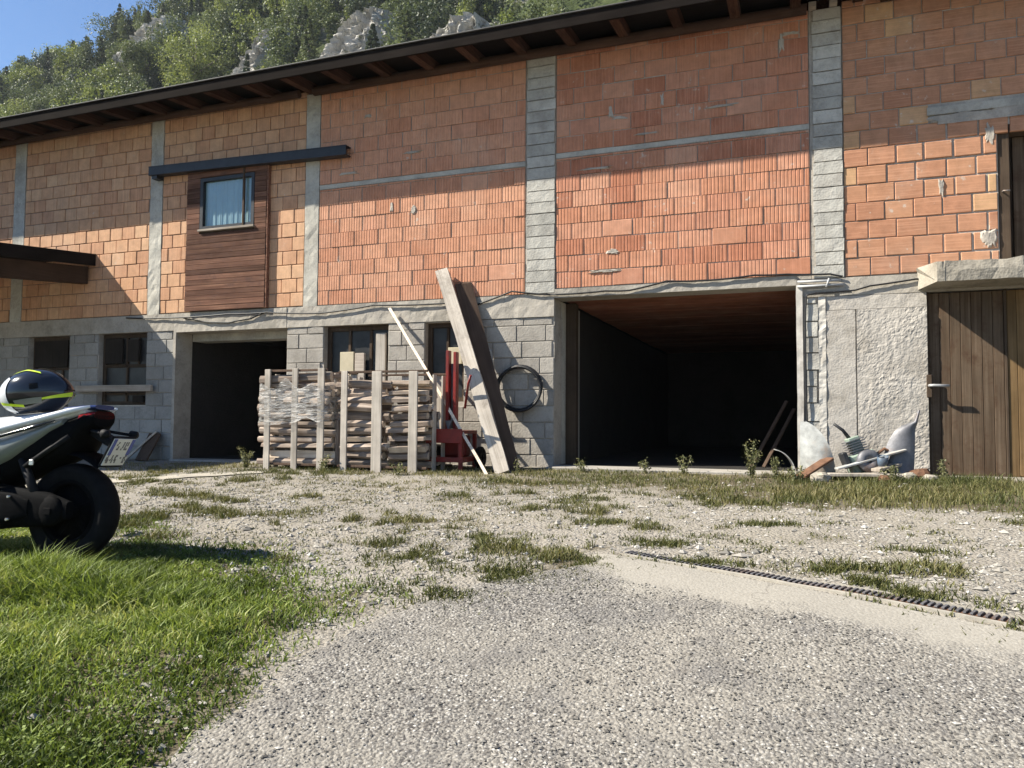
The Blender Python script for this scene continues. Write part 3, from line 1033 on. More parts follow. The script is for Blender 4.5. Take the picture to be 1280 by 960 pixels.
# ------------------------------------------------------------------ cables on the wall
def cable(pts, r, label, sag=0.0):
    out = []
    for i in range(len(pts)-1):
        a, b = Vector(pts[i]), Vector(pts[i+1])
        for k in range(8):
            t = k/8
            p = a.lerp(b, t*t*(3-2*t) if False else t)
            p.z -= sag*4*t*(1-t)*(b-a).length
            out.append(p)
    out.append(Vector(pts[-1]))
    base = Vector(pts[0])
    mb = MB().tube([tuple(p-base) for p in out], r, 6)
    o = link('cable', mb.mesh('cable', 'cable_black'), None, base)
    return tag(o, label, 'cable')


cable([(-9.9, -0.03, 2.23), (-9.2, -0.035, 2.20), (-7.9, -0.08, 2.20), (-7.2, -0.05, 2.20), (-6.3, -0.035, 2.15), (-5.45, -0.035, 2.225), (-4.3, -0.035, 2.20), (-3.95, -0.03, 2.15), (-3.42, -0.035, 2.31), (-2.9, -0.03, 2.24)], 0.011, 'black cable drooping along the concrete beam above the firewood', 0.01)
cable([(-8.75, -0.03, 2.18), (-8.3, -0.035, 2.10), (-7.9, -0.035, 2.08), (-7.5, -0.035, 2.12), (-7.28, -0.03, 2.20)], 0.010, 'short black cable loop sagging below the wooden window panel', 0.0)
cable([(-2.9, -0.035, 2.24), (-2.2, -0.04, 2.25), (-1.9, -0.04, 2.24), (-1.45, -0.035, 2.33), (-1.0, -0.035, 2.31), (-0.45, -0.035, 2.34), (-0.1, -0.03, 2.33), (0.35, -0.035, 2.305), (0.48, -0.035, 2.27)], 0.011, 'black cable running over the wide dark opening', 0.012)
cable([(0.10, -0.04, 0.55), (0.085, -0.045, 1.2), (0.09, -0.04, 1.9), (0.105, -0.04, 2.08), (0.2, -0.04, 2.10), (0.6, -0.035, 2.11), (0.75, -0.035, 2.15), (1.2, -0.03, 2.20), (1.32, -0.03, 2.19)], 0.010, 'black cable turning down beside the white corner strip', 0.006)
mb = MB().tube([(0, 0, 0), (0.45, 0, -0.006)], 0.013, 8).tube([(0, -0.004, -0.055), (0.47, -0.004, -0.055)], 0.013, 8).tube([(0.33, -0.012, 0.02), (0.30, -0.02, -0.08)], 0.012, 6)
tag(link('conduit', mb.mesh('conduit', 'conduit_grey'), None, (0.01, -0.035, 2.235)), 'pair of grey conduits at the top of the concrete corner by the wide opening', 'conduit')

# ------------------------------------------------------------------ lean-to canopy on the left
CAN = thing('lean_to_canopy', (-12.5, -1.3, 2.4), 'dark brown lean-to canopy on the left end of the barn wall', 'canopy')
cz_ = lambda u: 3.30-0.10*u
U1 = 2.75
def slab_u(x0, x1, t0, t1, u0=0.0, u1=U1, m='wood_fascia', name='roof_deck'):
    vs = [(x, -u, cz_(u)+t) for x in (x0, x1) for u in (u0, u1) for t in (t0, t1)]
    return part(MB().add(vs, [(0, 1, 3, 2), (4, 6, 7, 5), (0, 4, 5, 1), (2, 3, 7, 6), (0, 2, 6, 4), (1, 5, 7, 3)]), name, m, CAN)
slab_u(-17.0, -10.645, -0.06, -0.005)
slab_u(-10.643, -10.61, -0.19, 0.0, name='rake_board')
slab_u(-10.86, -10.74, -0.48, -0.20, u0=0.03, u1=2.6, m='wood_beam_left', name='beam')
for xx in (-12.2, -13.8, -15.4):
    slab_u(xx-0.06, xx+0.06, -0.22, -0.062, u0=0.03, u1=2.6, m='wood_beam_left', name='rafter')
part(MB().box(-17.0, -2.62, 2.60, -10.9, -2.50, 2.78, 0.006), 'plate_beam', 'wood_beam_left', CAN)
part(MB().box(-15.1, -2.63, -0.2, -14.95, -2.48, 2.60, 0.006), 'post', 'wood_beam_left', CAN)

# ------------------------------------------------------------------ ground
def line_y(x):
    """line of the drain channel across the yard"""
    return -4.60-0.40*(x+1.0)


EDGE = [(-1.17, 0.0), (-1.20, 0.35), (-1.45, 0.65), (-1.60, 0.95), (-1.86, 1.40), (-1.98, 1.75), (-2.06, 2.20), (-2.03, 2.80), (-1.9, 3.6), (-1.6, 4.6), (-1.3, 6.0)]


def edge_x(d):
    """left edge of the concrete ramp, d metres below the drain line"""
    e = np.array(EDGE)
    return np.interp(d, e[:, 1], e[:, 0])


def lawn(x, y):
    """0..1 how much lush lawn grows here"""
    x = np.asarray(x, float); y = np.asarray(y, float)
    d = line_y(x)-y
    left = edge_x(np.clip(d, 0, 6))-x               # metres left of the ramp edge
    n = (fbm(x*1.5, y*1.5, 21, 4)-.5)
    up = smst(-4.75, -5.75, y+0.25*(x+4)*0.6+n*1.2)       # fades towards the building
    side = smst(-0.16, 0.08, left+n*0.25)
    thin = smst(-0.3, 1.5, left+n*2.2+(-y-6.2)*0.8)
    return np.where(d > 0.3, side*up*(0.16+0.84*thin), 0)


def verge(x, y):
    """0..1 dry grass along the foot of the wall"""
    x = np.asarray(x, float); u = -np.asarray(y, float)
    n = fbm(x*1.2, u*2.0, 33, 4)-.5
    right = smst(-2.5, 0.3, x)
    mid = 1.25+0.9*right
    v = smst(0.15, 0.5, u+n*0.3)*smst(mid+0.8, mid-0.2, u+n*1.7)
    return v*np.where(x < -7, 0.45, 1.0)*(0.65+0.35*right)


def tufts(x, y):
    """scattered low weeds in the gravel"""
    n = fbm(np.asarray(x)*1.7, np.asarray(y)*2.6, 51, 3)
    m = fbm(np.asarray(x)*6, np.asarray(y)*6, 77, 2)
    return smst(0.57, 0.70, n)*smst(0.4, 0.6, m)+0.42*smst(0.60, 0.74, m)+(0.10+0.26*smst(-0.3, -2.0, x)*smst(-1.2, -2.5, y))*smst(0.45, 0.66, fbm(np.asarray(x)*11, np.asarray(y)*14, 79, 2))


def axis(fine0, fine1, step, far):
    a = list(np.arange(fine0, fine1+1e-6, step))
    s, x = step, fine1
    while x < far[1]:
        s *= 1.35
        x += s
        a.append(min(x, far[1]))
    s, x = step, fine0
    while x > far[0]:
        s *= 1.35
        x -= s
        a.insert(0, max(x, far[0]))
    return np.array(a)


gx, gy = axis(-10, 5, 0.08, (-400, 400)), axis(-10.5, 0.5, 0.08, (-400, 60))
GX, GY = np.meshgrid(gx, gy)
GZ = gz(GX, GY)-0.02*(GY > 0.2)
nx, ny = len(gx), len(gy)
idx = (np.arange(ny-1)[:, None]*nx+np.arange(nx-1)[None, :]).ravel()
faces = np.stack([idx, idx+1, idx+nx+1, idx+nx], 1)
veg = np.clip(lawn(GX, GY)*1.0+verge(GX, GY)*0.75+0.45*tufts(GX, GY)+0.22*smst(0.48, 0.68, fbm(GX*2.3, GY*3.4, 93, 4)), 0, 1)
N = NT('yard')
pos = N.n('NewGeometry').outputs['Position']
v1 = N.n('TexVoronoi', {'Vector': pos, 'Scale': 48.0})
v2 = N.n('TexVoronoi', {'Vector': pos, 'Scale': 130.0})
stone = N.ramp(v1.outputs['Color'], [(0.0, (0.167, 0.155, 0.136)), (0.5, (0.248, 0.232, 0.205)), (1.0, (0.335, 0.319, 0.288))])
stone2 = N.ramp(v2.outputs['Color'], [(0.0, (0.186, 0.167, 0.143)), (1.0, (0.310, 0.285, 0.248))])
c = N.mix(N.fr(v1.outputs['Distance'], 0.35, 0.5), stone, stone2)
sand = N.ramp(N.noise(pos, 40, 6, 0.75), [(0.3, (0.205, 0.183, 0.146)), (0.7, (0.310, 0.285, 0.239))])
c = N.mix(N.fr(N.noise(pos, 1.4, 6, 0.7), 0.42, 0.66, 0.0, 0.7), c, sand)
soil = N.ramp(N.noise(pos, 30, 6, 0.7), [(0.3, (0.053, 0.043, 0.026)), (0.7, (0.130, 0.108, 0.065))])
vg = N.math('ADD', N.attr('veg'), N.math('MULTIPLY', N.math('SUBTRACT', N.noise(pos, 18, 5, 0.7), 0.5), 0.5))
c = N.mix(N.fr(vg, 0.18, 0.75, 0, 0.92), c, soil)
hh = N.math('SUBTRACT', N.noise(pos, 60, 5, 0.7), N.math('MULTIPLY', v1.outputs['Distance'], 1.2))
N.done(c, 0.95, N.bump(hh, 0.8, 0.012), spec=0.1)
me = fast_mesh('ground', np.stack([GX.ravel(), GY.ravel(), GZ.ravel()], 1), faces.ravel(), np.full(len(faces), 4), ['yard'], {'veg': veg.ravel()}, smooth=True)
tag(link('ground', me), kind='structure')

# concrete ramp: rows run parallel to the drain
rows_d = np.concatenate([np.arange(0.14, 4.2, 0.05), np.arange(4.2, 16, 0.4)])
ncol = 150
V, S, DU = [], [], []
for d in rows_d:
    xl = float(edge_x(min(d, 6)))+0.20*(float(fbm(d*3.2, 3.1, 5, 5))-.5)-0.10
    for s in range(ncol):
        t = s/(ncol-1)
        xx = xl+(9.0-xl)*t**1.8
        yy = line_y(xx)-d
        V.append((xx, yy, gzf(xx, yy)-0.030+0.048*float(smst(0.0, 0.30, xx-xl+0.10*(float(fbm(xx*7, yy*7, 64, 3))-.5)))))
        DU.append(1-float(smst(0.0, 0.34, xx-xl)))
        S.append(1-float(smst(0.15, 0.75, d+0.45*(fbm(xx*1.3, yy*1.3, 9, 3)-.5)-0.10*max(0, xx))))
V = np.array(V)
nr = len(rows_d)
idx = (np.arange(nr-1)[:, None]*ncol+np.arange(ncol-1)[None, :]).ravel()
faces = np.stack([idx, idx+ncol, idx+ncol+1, idx+1], 1)
N = NT('washed_concrete')
pos = N.n('NewGeometry').outputs['Position']
warp = N.n('VectorMath', {0: pos, 1: N.n('VectorMath', {0: N.noise(pos, 25, 3, 0.5, 'Color'), 1: (0.02, 0.02, 0.02)}, operation='MULTIPLY').outputs[0]}, operation='ADD').outputs[0]
va = N.n('TexVoronoi', {'Vector': warp, 'Scale': 68.0})
vb = N.n('TexVoronoi', {'Vector': warp, 'Scale': 130.0})
sa = N.ramp(N.n('SeparateColor', {0: va.outputs['Color']}).outputs[0], [(0.0, (0.050, 0.047, 0.046)), (0.3, (0.139, 0.133, 0.124)), (0.65, (0.227, 0.217, 0.198)), (0.9, (0.357, 0.344, 0.321)), (1.0, (0.561, 0.548, 0.521))])
sb = N.ramp(N.n('SeparateColor', {0: vb.outputs['Color']}).outputs[0], [(0.0, (0.062, 0.056, 0.053)), (0.5, (0.162, 0.152, 0.138)), (1.0, (0.299, 0.281, 0.250))])
c = N.mix(N.fr(va.outputs['Distance'], 0.30, 0.46), sa, sb)
patch = N.noise(pos, 1.1, 6, 0.7)
c = N.mix(N.fr(patch, 0.40, 0.66, 0.0, 0.62), c, (0.249, 0.230, 0.198))
c = N.mix(N.fr(N.noise(pos, 2.7, 6, 0.7), 0.50, 0.66, 0, 0.55), c, (0.106, 0.102, 0.101))
fine = N.ramp(N.noise(pos, 60, 6, 0.75), [(0.3, (0.209, 0.193, 0.165)), (0.7, (0.299, 0.281, 0.248))])
sm_ = N.math('ADD', N.attr('smooth'), N.math('MULTIPLY', N.math('SUBTRACT', N.noise(pos, 3, 7, 0.75), 0.5), 1.8))
f_s = N.fr(sm_, 0.35, 0.7)
c = N.mix(f_s, c, fine)
dust = N.math('ADD', N.attr('dust'), N.math('MULTIPLY', N.math('SUBTRACT', N.noise(pos, 3.5, 7, 0.78), 0.5), 2.4))
c = N.mix(N.fr(dust, 0.55, 1.0, 0, 0.8), c, N.ramp(N.noise(pos, 45, 6, 0.75), [(0.3, (0.20, 0.18, 0.145)), (0.7, (0.31, 0.285, 0.24))]))
crack = N.n('TexVoronoi', {'Vector': N.n('VectorMath', {0: pos, 1: N.n('VectorMath', {0: N.noise(pos, 2.0, 4, 0.6, 'Color'), 1: (0.9, 0.9, 0.9)}, operation='MULTIPLY').outputs[0]}, operation='ADD').outputs[0], 'Scale': 0.45}, feature='DISTANCE_TO_EDGE').outputs['Distance']
c = N.mix(N.fr(crack, 0.0035, 0.0012, 0, 0.45), c, (0.10, 0.09, 0.08))
hh = N.math('SUBTRACT', N.math('MULTIPLY', N.noise(pos, 140, 4, 0.7), 0.4), N.math('MULTIPLY', va.outputs['Distance'], 1.0))
hh = N.math('MULTIPLY', hh, N.fr(f_s, 0, 1, 1.0, 0.25))
N.done(c, 0.93, N.bump(hh, 0.8, 0.010), spec=0.12)
me = fast_mesh('concrete_ramp', V, faces.ravel(), np.full(len(faces), 4), ['washed_concrete'], {'smooth': np.array(S), 'dust': np.array(DU)}, smooth=True)
tag(link('concrete_ramp', me), kind='structure')


# beaten concrete path from the left to the crates
rows = []
pc = np.array([(-13.0, -4.6), (-10.0, -3.75), (-8.0, -2.95), (-7.0, -2.45), (-6.4, -1.85), (-6.05, -1.50)])
for i in range(60):
    t = i/59*(len(pc)-1)
    a = min(int(t), len(pc)-2)
    p = pc[a]*(1-(t-a))+pc[a+1]*(t-a)
    w = 0.42*(1-0.75*i/59)*(0.9+0.2*float(fbm(i*0.3, 1, 8, 2)))
    rows.append([(p[0]-0.35*k*w, p[1]+k*w, gzf(p[0]-0.35*k*w, p[1]+k*w)+0.012) for k in np.linspace(-1, 1, 7)])
concrete('path_concrete', (0.32, 0.295, 0.25), objvar=0)
mb = MB()
mb.smooth = True
mb.grid(rows)
tag(mb.build('path', 'path_concrete'), kind='structure')


def stones(name, pts, size, mats, flat=0.6, sink=0.25):
    """many small irregular stones in one mesh"""
    n = len(pts)
    base = np.array([(1, 0, 0), (0.1, 1, 0.1), (-1, 0.1, 0), (0, -1, -0.1), (0.1, 0, 1), (-0.1, 0.1, -1)])
    tri = np.array([(0, 1, 4), (1, 2, 4), (2, 3, 4), (3, 0, 4), (1, 0, 5), (2, 1, 5), (3, 2, 5), (0, 3, 5)])
    a = rng.uniform(0, 6.283, n)
    ca, sa_ = np.cos(a), np.sin(a)
    s = size[:, None, None]*rng.uniform(0.6, 1.3, (n, 6, 3))
    P = base[None]*s
    P[:, :, 2] *= flat
    P[:, :, 0] *= rng.uniform(0.8, 1.5, (n, 1))
    X = P[:, :, 0]*ca[:, None]-P[:, :, 1]*sa_[:, None]
    Y = P[:, :, 0]*sa_[:, None]+P[:, :, 1]*ca[:, None]
    P = np.stack([X, Y, P[:, :, 2]], 2)+pts[:, None, :]
    P[:, :, 2] += (size*flat*sink)[:, None]
    F = (tri[None]+np.arange(n)[:, None, None]*6).reshape(-1, 3)
    v = np.repeat(rng.uniform(0, 1, n), 6)
    me = fast_mesh(name, P.reshape(-1, 3), F.ravel(), np.full(len(F), 3), mats, {'v': v})
    return me


N = NT('pebble')
c = N.ramp(N.attr('v'), [(0.0, (0.149, 0.140, 0.124)), (0.5, (0.248, 0.232, 0.205)), (0.85, (0.322, 0.304, 0.273)), (1.0, (0.397, 0.384, 0.360))])
N.done(c, 0.9, N.bump(N.noise(N.coords(), 200, 3, 0.6), 0.3, 0.002), spec=0.15)
N = NT('grit')
c = N.ramp(N.attr('v'), [(0.0, (0.06, 0.057, 0.053)), (0.45, (0.14, 0.132, 0.12)), (0.85, (0.24, 0.228, 0.205)), (1.0, (0.38, 0.365, 0.335))])
N.done(c, 0.9, spec=0.15)
n = 46000
px = rng.uniform(-8.5, 3.5, n)
py = -np.sqrt(rng.uniform(0.5**2, 7.2**2, n))
d = line_y(px)-py
keep = ((d < 0.0) | (px < edge_x(np.clip(d, 0, 6))-0.02)) & (rng.uniform(0, 1, n) < 1-0.85*np.clip(lawn(px, py)+verge(px, py)*.6, 0, 1)) & (fbm(px*1.3, py*1.3, 90, 3)+rng.uniform(-.25, .25, n) > 0.38)
px, py = px[keep], py[keep]
sz = np.clip(rng.lognormal(math.log(0.0095), 0.45, len(px)), 0.005, 0.035)
tag(link('gravel', stones('gravel', np.stack([px, py, gz(px, py)], 1), sz, ['pebble'])), 'pale loose gravel scattered over the yard', 'gravel', kind='stuff')
n = 30000
px = rng.uniform(-2.2, 2.6, n)
py = rng.uniform(-8.6, -4.8, n)
d = line_y(px)-py
keep = (d > 0.5) & (px > edge_x(np.clip(d, 0, 6))+0.05) & (fbm(px*1.7, py*1.7, 60, 3)+rng.uniform(-.25, .25, n) > 0.48)
px, py = px[keep], py[keep]
sz = np.clip(rng.lognormal(math.log(0.0050), 0.35, len(px)), 0.003, 0.011)
tag(link('loose_grit', stones('loose_grit', np.stack([px, py, gz(px, py)+0.020], 1), sz, ['grit'], 0.5, 0.15)), 'fine loose grit lying on the concrete ramp', 'grit', kind='stuff')

# drain channel with its grating
DR = thing('drain_channel', (0, -5.0, -0.15), 'narrow steel drain grating set across the yard above the concrete ramp', 'drain')
dx0, dx1 = -0.95, 4.5
ndir = Vector((1, -0.40, 0)).normalized()
nrm = Vector((0.40, 1, 0)).normalized()
for s in (-1, 1):
    mb = MB()
    rows = []
    for i in range(60):
        x = dx0+(dx1-dx0)*i/59
        p = Vector((x, line_y(x), 0))+nrm*s*0.042
        z = gzf(p.x, p.y)
        q = p+nrm*s*0.018
        rows.append([(p.x, p.y, z-0.05), (p.x, p.y, z+0.012), (q.x, q.y, z+0.010), (q.x, q.y, z-0.03)])
    mb.grid(rows)
    part(mb, 'channel_edge', 'path_concrete', DR)
mb = MB()
x = dx0
while x < 3.2:
    p = Vector((x, line_y(x), 0))
    z = gzf(p.x, p.y)+0.012
    if float(fbm(x*2, 1, 4, 2)) > 0.40:
        a, b = p-nrm*0.040, p+nrm*0.040
        mb.bar((a.x, a.y, z), (b.x, b.y, z), 0.012, 0.006)
    x += 0.026
part(mb, 'grating_bars', 'steel_worn', DR, kind='stuff')
mb = MB()
mb.grid([[tuple(Vector((x, line_y(x), gzf(x, line_y(x))+0.006))+nrm*s*0.041) for s in (-1, 1)] for x in np.linspace(dx0, dx1, 160)])
part(mb, 'channel_bed', 'rust', DR)

# ------------------------------------------------------------------ grass
leaf_mat('grass_green', [(0.0, (0.055, 0.078, 0.018)), (0.45, (0.145, 0.195, 0.042)), (0.8, (0.235, 0.295, 0.075)), (1.0, (0.38, 0.40, 0.16))], 0.35)
leaf_mat('grass_dry', [(0.0, (0.056, 0.068, 0.020)), (0.4, (0.120, 0.120, 0.044)), (0.8, (0.216, 0.188, 0.088)), (1.0, (0.320, 0.272, 0.152))], 0.25)


def blades(name, px, py, h, w, mat, v, lean=0.5, zoff=0.0):
    n = len(px)
    a = rng.uniform(0, 6.283, n)
    b = rng.uniform(0, 6.283, n)
    le = rng.uniform(0.1, 1.0, n)*lean*h
    pz = gz(px, py)+zoff
    P0 = np.stack([px, py, pz-0.004], 1)
    side = np.stack([np.cos(a), np.sin(a), np.zeros(n)], 1)*w[:, None]
    ld = np.stack([np.cos(b), np.sin(b), np.zeros(n)], 1)
    up = np.zeros((n, 3)); up[:, 2] = 1
    M = P0+up*(h*0.55)[:, None]+ld*(le*0.35)[:, None]
    T = P0+up*(h*rng.uniform(0.75, 1.0, n))[:, None]+ld*le[:, None]
    V = np.stack([P0-side, P0+side, M+side*0.75, M-side*0.75, T], 1).reshape(-1, 3)
    i0 = np.arange(n)*5
    F = np.stack([i0, i0+1, i0+2, i0+3, i0+3, i0+2, i0+4], 1).ravel()
    lt = np.tile([4, 3], n)
    me = fast_mesh(name, V, F, lt, [mat], {'v': np.repeat(np.clip(v, 0, 1), 5)})
    return me


def scatter(n, x0, x1, y0, y1, dens):
    px = rng.uniform(x0, x1, n)
    py = rng.uniform(y0, y1, n)
    k = rng.uniform(0, 1, n) < dens(px, py)
    return px[k], py[k]


px, py = scatter(560000, -8.5, -0.9, -9.2, -4.4, lambda x, y: lawn(x, y)*(0.5+0.5*smst(0.30, 0.55, fbm(x*5, y*5, 12, 3))))
clump = fbm(px*2.6, py*2.6, 14, 3)
h = (0.026+0.055*np.clip(clump*1.7-.42, 0, 1)*lawn(px, py))*rng.uniform(0.45, 1.4, len(px))
h *= 1+2.8*np.exp(-((px+4.6)**2/2.0+(py+6.25)**2/0.07))
dry = smst(0.52, 0.66, fbm(px*1.9+7, py*1.9, 19, 3))
v = 0.42+1.3*(fbm(px*1.4, py*1.4, 18, 3)-.5)+0.9*(fbm(px*7, py*7, 28, 2)-.5)+0.25*dry+rng.normal(0, 0.22, len(px))
me = blades('lawn_grass', px, py, h, rng.uniform(0.0022, 0.0058, len(px)), 'grass_green', v, 1.2)
tag(link('lawn_grass', me), 'lush green grass on the bank in the lower left', 'grass', kind='stuff')
# clover and plantain between the blades
px, py = scatter(120000, -7.5, -0.9, -9.0, -4.6, lambda x, y: lawn(x, y)*smst(0.42, 0.62, fbm(x*3.1+4, y*3.1, 25, 3)))
CLOVER = (px, py)

px, py = scatter(150000, -9.5, 4.5, -3.6, -0.05, lambda x, y: verge(x, y)*(0.15+0.85*smst(0.35, 0.6, fbm(x*3, y*3, 41, 3))))
tall = smst(-1.0, 1.0, px)
h = (0.025+0.055*fbm(px*2.5, py*2.5, 45, 3)*(0.6+0.9*tall))*rng.uniform(0.5, 1.5, len(px))
v = 0.62-0.35*smst(0.45, 0.65, fbm(px*1.1, py*1.1, 47, 3))-0.15*tall+rng.normal(0, 0.2, len(px))
me = blades('dry_grass', px, py, h, rng.uniform(0.002, 0.005, len(px)), 'grass_dry', v, 0.9)
tag(link('dry_grass', me), 'dry olive grass along the foot of the barn', 'grass', kind='stuff')


def on_gravel(x, y):
    d = line_y(x)-y
    return ((d < -0.12) | (x < edge_x(np.clip(d, 0, 6))-0.03)).astype(float)


px, py = scatter(420000, -8.5, 4.0, -6.8, -0.8, lambda x, y: tufts(x, y)*on_gravel(x, y)*0.75)
h = (0.012+0.035*tufts(px, py))*rng.uniform(0.4, 1.4, len(px))
v = 0.35+0.5*(fbm(px*1.5, py*1.5, 58, 3)-.5)+rng.normal(0, 0.2, len(px))
me = blades('weed_tufts', px, py, h, rng.uniform(0.002, 0.005, len(px)), 'grass_dry', v, 1.2)
tag(link('weed_tufts', me), 'low weeds growing in patches through the gravel', 'weeds', kind='stuff')
# stronger green patches: along the ramp edge and the drain
spots = [(-1.45, -5.20, .30, .12), (-1.12, -4.88, .25, .10), (-1.75, -5.55, .25, .14), (-1.55, -5.35, .18, .10), (0.62, -5.20, .22, .08), (0.45, -5.10, .12, .06), (1.0, -5.36, .35, .07), (1.5, -5.55, .5, .08), (0.66, -4.20, .14, .06), (-1.25, -3.70, .22, .10), (-0.85, -4.3, .2, .07), (-0.2, -3.5, .15, .07), (-2.1, -5.05, .3, .12), (-0.5, -4.75, .18, .04), (0.2, -4.75, .15, .05), (-1.9, -4.4, .2, .08), (0.28, -4.95, .1, .04)]
PX, PY, HH = [], [], []
for (x, y, sx, sy) in spots:
    k = int(9000*sx*(sy+0.04))+350
    qx, qy = rng.normal(x, sx*0.72, k*2), rng.normal(y, sy*0.85, k*2)
    kp = fbm(qx*7, qy*9, 66, 3) > 0.50+rng.uniform(-0.08, 0.08, k*2)
    qx, qy = qx[kp], qy[kp]
    k = len(qx)
    PX.append(qx); PY.append(qy); HH.append(rng.uniform(0.012, 0.05, k))
px, py, h = np.concatenate(PX), np.concatenate(PY), np.concatenate(HH)
me = blades('green_tufts', px, py, h, rng.uniform(0.002, 0.005, len(px)), 'grass_dry', 0.22+rng.normal(0, 0.2, len(px)), 1.1)
tag(link('green_tufts', me), 'green weed tufts along the ramp edge and drain', 'weeds', kind='stuff')


# ------------------------------------------------------------------ leafy plants
leaf_mat('leaf_weed', [(0.0, (0.07, 0.08, 0.035)), (0.6, (0.15, 0.155, 0.075)), (1.0, (0.28, 0.26, 0.15))], 0.3)
simple('stem', (0.13, 0.13, 0.06), 0.8)


def leaf_quads(cen, size, v, up_bias=0.3, aspect=0.6):
    n = len(cen)
    nr = rng.normal(0, 1, (n, 3))
    nr[:, 2] += up_bias*2
    nr /= np.linalg.norm(nr, axis=1)[:, None]
    t = np.cross(nr, rng.normal(0, 1, (n, 3)))
    t /= np.linalg.norm(t, axis=1)[:, None]+1e-9
    b = np.cross(nr, t)
    s = size[:, None]
    V = np.stack([cen-t*s, cen-b*s*aspect, cen+t*s, cen+b*s*aspect], 1).reshape(-1, 3)
    F = np.arange(n*4)
    return V, F, np.full(n, 4), np.repeat(np.clip(v, 0, 1), 4)


def weed(x, y, h, n_stem, spread, n_leaf, label, lsize=0.014, group=None):
    t = thing('weed_plant', (x, y, gzf(x, y)), label, 'plant', group)
    cs, vs = [], []
    for i in range(n_stem):
        a = random.uniform(0, 6.283)
        r = random.uniform(0.2, 1)*spread
        hh = h*random.uniform(0.55, 1.0)
        pts = [(0.01*math.cos(a), 0.01*math.sin(a), -0.02), (r*0.4*math.cos(a), r*0.4*math.sin(a), hh*0.5), (r*math.cos(a), r*math.sin(a), hh)]
        link('stem', MB().tube(pts, [0.006, 0.004, 0.002], 5).mesh('stem', 'stem'), t)
        k = n_leaf//n_stem
        f = rng.uniform(0.12, 1.02, k)
        ctr = np.stack([np.interp(f, [0, .5, 1], [p[j] for p in pts]) for j in range(3)], 1)
        cs.append(ctr+rng.normal(0, 0.022, (k, 3))*np.array([1, 1, .6]))
        vs.append(rng.uniform(0, 1, k))
    V, F, L, A = leaf_quads(np.concatenate(cs), rng.uniform(0.5, 1.3, n_leaf//n_stem*n_stem)*lsize, np.concatenate(vs))
    link('foliage', fast_mesh('foliage', V, F, L, ['leaf_weed'], {'v': A}), t)
    return t


px, py = CLOVER
V, F, L, A = leaf_quads(np.stack([px, py, gz(px, py)+rng.uniform(0.006, 0.042, len(px))], 1), rng.uniform(0.004, 0.011, len(px)), rng.uniform(0.1, 0.75, len(px)), 1.2, 0.75)
tag(link('clover', fast_mesh('clover', V, F, L, ['grass_green'], {'v': A})), 'low clover leaves growing between the grass of the bank', 'clover', kind='stuff')
weed(-0.47, -0.62, 0.42, 5, 0.13, 420, 'tall leafy weed at the right end of the wide opening')
weed(-0.22, -0.70, 0.26, 4, 0.12, 260, 'shorter weed just right of the tall weed by the wide opening')
weed(-1.18, -0.50, 0.20, 4, 0.10, 200, 'low weed before the middle of the wide opening sill')
weed(-1.62, -0.45, 0.17, 4, 0.12, 160, 'small brownish weed left of the middle of the sill')
weed(-2.35, -0.45, 0.14, 4, 0.14, 140, 'small weed at the left part of the wide opening sill')
weed(-6.72, -1.02, 0.30, 6, 0.16, 360, 'bushy dry weed left of the firewood crates')
weed(-2.98, -1.00, 0.24, 2, 0.03, 50, 'thin lone weed stalk right of the leaning beam')
weed(-5.42, -1.20, 0.22, 5, 0.12, 220, 'green weed at the foot of the gap between the crates')
weed(-4.35, -1.28, 0.15, 4, 0.14, 160, 'low weed before the right end of the second crate')
weed(1.38, -0.40, 0.24, 4, 0.07, 160, 'slim weed at the foot of the brown wooden door')
weed(-0.0, -0.95, 0.16, 4, 0.14, 180, 'low weed before the white curved sheets')
weed(0.9, -0.85, 0.17, 4, 0.16, 180, 'low weed before the dark ploughshare')

# ------------------------------------------------------------------ firewood crates
def log_mesh(k):
    """a split log lying along X, length 1; bark on the round side"""
    random.seed(100+k)
    mb = MB()
    kind = k % 3
    if kind == 0:       # half round
        prof = [(math.cos(a), math.sin(a)) for a in np.linspace(-0.15, math.pi+0.15, 6)]
        bark = 5
    elif kind == 1:     # quarter
        prof = [(0, -0.6)]+[(1.3*math.cos(a), 1.3*math.sin(a)-0.6) for a in np.linspace(0.75, 2.4, 4)]
        bark = 4
    else:               # round branch
        prof = [(math.cos(a)*0.8, math.sin(a)*0.8) for a in np.linspace(0, 2*math.pi, 8)[:-1]]
        bark = 7
    prof = [(x*random.uniform(0.85, 1.15), y*random.uniform(0.85, 1.15)) for x, y in prof]
    n = len(prof)
    rows = []
    for i in range(4):
        t = i/3-0.5
        s = random.uniform(0.9, 1.1)
        oy, oz = random.uniform(-0.1, 0.1), random.uniform(-0.1, 0.1)
        rows.append([(t, (p[0]*s+oy)*0.05, (p[1]*s+oz)*0.05) for p in prof])
    for i in range(3):
        for j in range(n):
            j2 = (j+1) % n
            mb.cur = 1 if (kind == 2 or (0 <= j < bark if kind == 0 else 1 <= j < bark)) else 0
            mb.add([rows[i][j], rows[i][j2], rows[i+1][j2], rows[i+1][j]], [(0, 1, 2, 3)])
    mb.cur = 0
    mb.ngon(rows[0])
    mb.ngon(rows[3][::-1])
    return mb.mesh('firewood_log', ['log_split', 'log_bark'])


ORD = ['first', 'second', 'third', 'fourth', 'fifth', 'sixth', 'seventh', 'eighth', 'ninth', 'tenth', 'eleventh', 'twelfth', 'thirteenth', 'fourteenth', 'fifteenth', 'sixteenth', 'seventeenth']
LOGS = [log_mesh(k) for k in range(9)]
random.seed(5)


